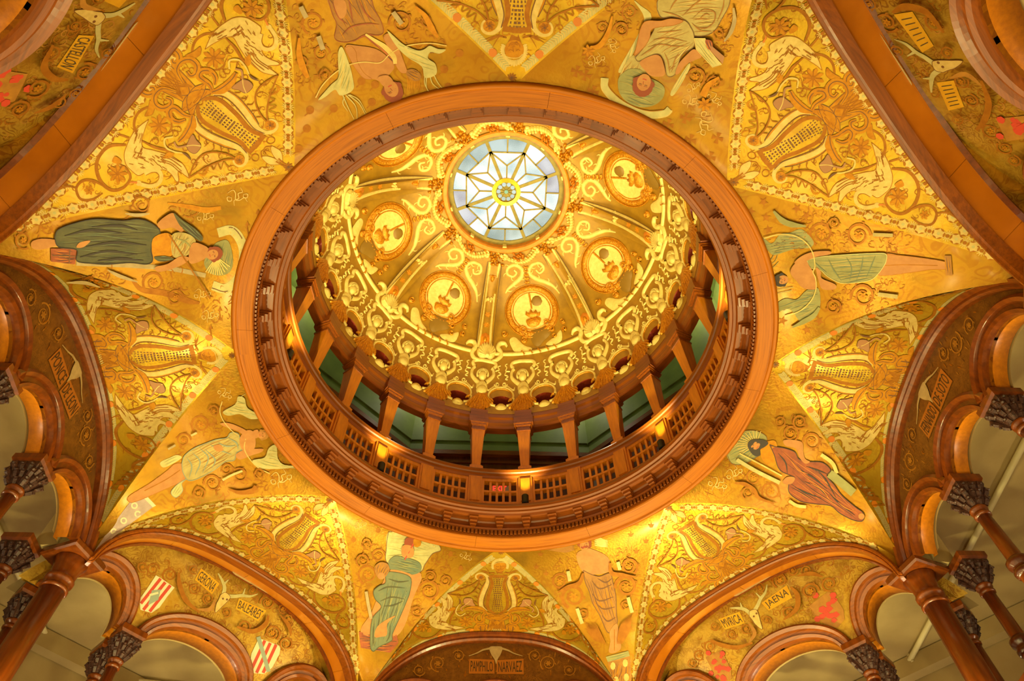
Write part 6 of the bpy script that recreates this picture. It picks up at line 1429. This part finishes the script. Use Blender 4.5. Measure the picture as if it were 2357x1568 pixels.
for i in range(5): a.stroke([(1415 + i * 4, 60 + i * 38), (1435 + i * 4, 70 + i * 38), (1460 + i * 4, 62 + i * 38)], 28, 'dome_gold', relief=.012)
dcopies('scroll', a.build('scroll', DM, False, smooth=True), A8)
# ribs, ring cords and the garland, laid out along the profile of the dome
DS = np.r_[0, np.cumsum(np.linalg.norm(np.diff(DPS, axis=0), axis=1))]
def prof_map(a0):
    def f(P):
        P = np.asarray(P) / 1000.0; s_ = np.clip(P[:, 1], 0, DS[-1]); r = np.interp(s_, DS, DPS[:, 0]); z = np.interp(s_, DS, DPS[:, 1]); e_ = 1e-3
        dr = np.interp(np.clip(s_ + e_, 0, DS[-1]), DS, DPS[:, 0]) - np.interp(np.clip(s_ - e_, 0, DS[-1]), DS, DPS[:, 0]); dz = np.interp(np.clip(s_ + e_, 0, DS[-1]), DS, DPS[:, 1]) - np.interp(np.clip(s_ - e_, 0, DS[-1]), DS, DPS[:, 1])
        L = np.hypot(dr, dz); nr, nz = -dz / L, dr / L; th = a0 + P[:, 0] / r
        return np.c_[r * np.cos(th), r * np.sin(th), z], np.c_[nr * np.cos(th), nr * np.sin(th), nz]
    return f
S0 = float(np.interp(1.395, DPS[:, 1], DS)) * 1000; S1_ = DS[-1] * 1000
a = Art((0, 0, 1.0), step=30, lift=.0008)
a.poly([(-46, S0 + 20), (46, S0 + 20), (38, S1_ - 70), (-38, S1_ - 70)], 'dome_ground', sm=False)
for sg in (-1, 1):
    a.stroke([(sg * (36 - 6 * t), S0 + 30 + (S1_ - S0 - 110) * t) for t in np.linspace(0, 1, 22)], 24, 'dome_cream', sm=False, relief=.012)
    a.stroke([(sg * (50 - 6 * t), S0 + 30 + (S1_ - S0 - 110) * t) for t in np.linspace(0, 1, 22)], 5, 'dome_line', sm=False, layer=20)
    for t in np.linspace(0.02, .98, 40): y = S0 + 30 + (S1_ - S0 - 110) * t; x = sg * (38 - 6 * t); a.stroke([(x - 7, y - 4), (x + 7, y + 4)], 3, 'dome_line', layer=32)
for t in (.30, .40): a.flower((0, S0 + (S1_ - S0) * t), 20, 'dome_gold', 'dome_amber', 6)
a.poly([(-30, S0 + 40), (-44, S0 + 110), (-16, S0 + 140), (0, S0 + 150), (16, S0 + 140), (44, S0 + 110), (30, S0 + 40), (10, S0 + 60), (-10, S0 + 60)], 'dome_amber', puff=.010); a.circle((0, S0 + 95), 15, 'dome_gold', 12, puff=.022, ry=24)
for i in range(24): a.circle((random.uniform(-44, 44), S0 + (S1_ - S0) * .55 + random.uniform(-16, 16)), 7, 'dome_cream', 6, puff=.012)
a.circle((0, S0 + (S1_ - S0) * .74), 13, 'dome_gold', 12, puff=.018, ry=24); a.stroke([(-34, S0 + (S1_ - S0) * .76), (34, S0 + (S1_ - S0) * .76)], 10, 'dome_amber', relief=.01)
dcopies('rib', a.build('rib', prof_map(math.radians(97.5)), False, smooth=True), A8)
a = Art((0, 0, 1.0), step=30, lift=.0008)
a.stroke([(x, S0) for x in np.linspace(70, 604, 24)], 26, 'dome_cream', sm=False, relief=.011)
for x in (230, 280, 330, 380, 430): a.stroke([(x - 6, S0 - 16), (x + 6, S0 + 16)], 11, 'dome_gold', relief=.016)
a.stroke([(x, S0 + 26) for x in np.linspace(70, 600, 20)], 4, 'dome_line', sm=False)
dcopies('ring_cord', a.build('ring_cord', prof_map(math.radians(97.5)), False, smooth=True), A8)
a = Art((0, 0, 1.0), step=30, lift=.0008); r1 = 0.42; half = math.radians(22.5) * r1 * 1000
for i in range(46):
    x = random.gauss(0, 26); a.circle((x, S1_ - random.uniform(12, 95)), random.uniform(6, 11), 'dome_gold', 7, puff=.02)
for sg in (0, 1):
    cx = half
for i in range(15):
    t = i / 14; x = 50 + (2 * half - 100) * t; y = S1_ - 34 - 46 * math.sin(PI * t); a.circle((x, y), 15, 'dome_cream', 8, puff=.022); a.circle((x + 9, y + 17), 10, 'dome_cream', 7, puff=.018)
for i in range(18): a.circle((half + random.gauss(0, 20), S1_ - 42 + random.gauss(0, 13)), 9, 'dome_amber', 7, puff=.026)
for x in (-46, 46): a.stroke([(x, S1_ - 20), (x * 1.5, S1_ - 34), (x * 1.3, S1_ - 52), (x * .9, S1_ - 44)], 18, 'dome_cream', relief=.014)
dcopies('garland', a.build('garland', prof_map(math.radians(97.5)), False, smooth=True), A8)

# ---------------------------------------------------------------- exit sign seen through the lattice
e = empty('exit_sign', (ES[0], ES[1] + .012, ES[2] - 0.022)); tag(e, 'small white sign with glowing red EXIT letters behind the balustrade lattice', 'sign')
mb = MB(); mb.box(-.052, .052, .0, .02, .0, .07); mb.out('sign_box', 'sign_white', e, local=True)
mb = MB(); mb.box(-.006, .006, .015, .09, .06, .085); mb.out('sign_bracket', 'black_metal', e, local=True)
V, F = text_tris('EXIT'); V = np.c_[-.036 + V[:, 0] * .072, np.full(len(V), -.0015), .016 + V[:, 1] * .042]
link('sign_letters', mesh_of('sign_letters', V, F, 'exit_red', local=True), e)
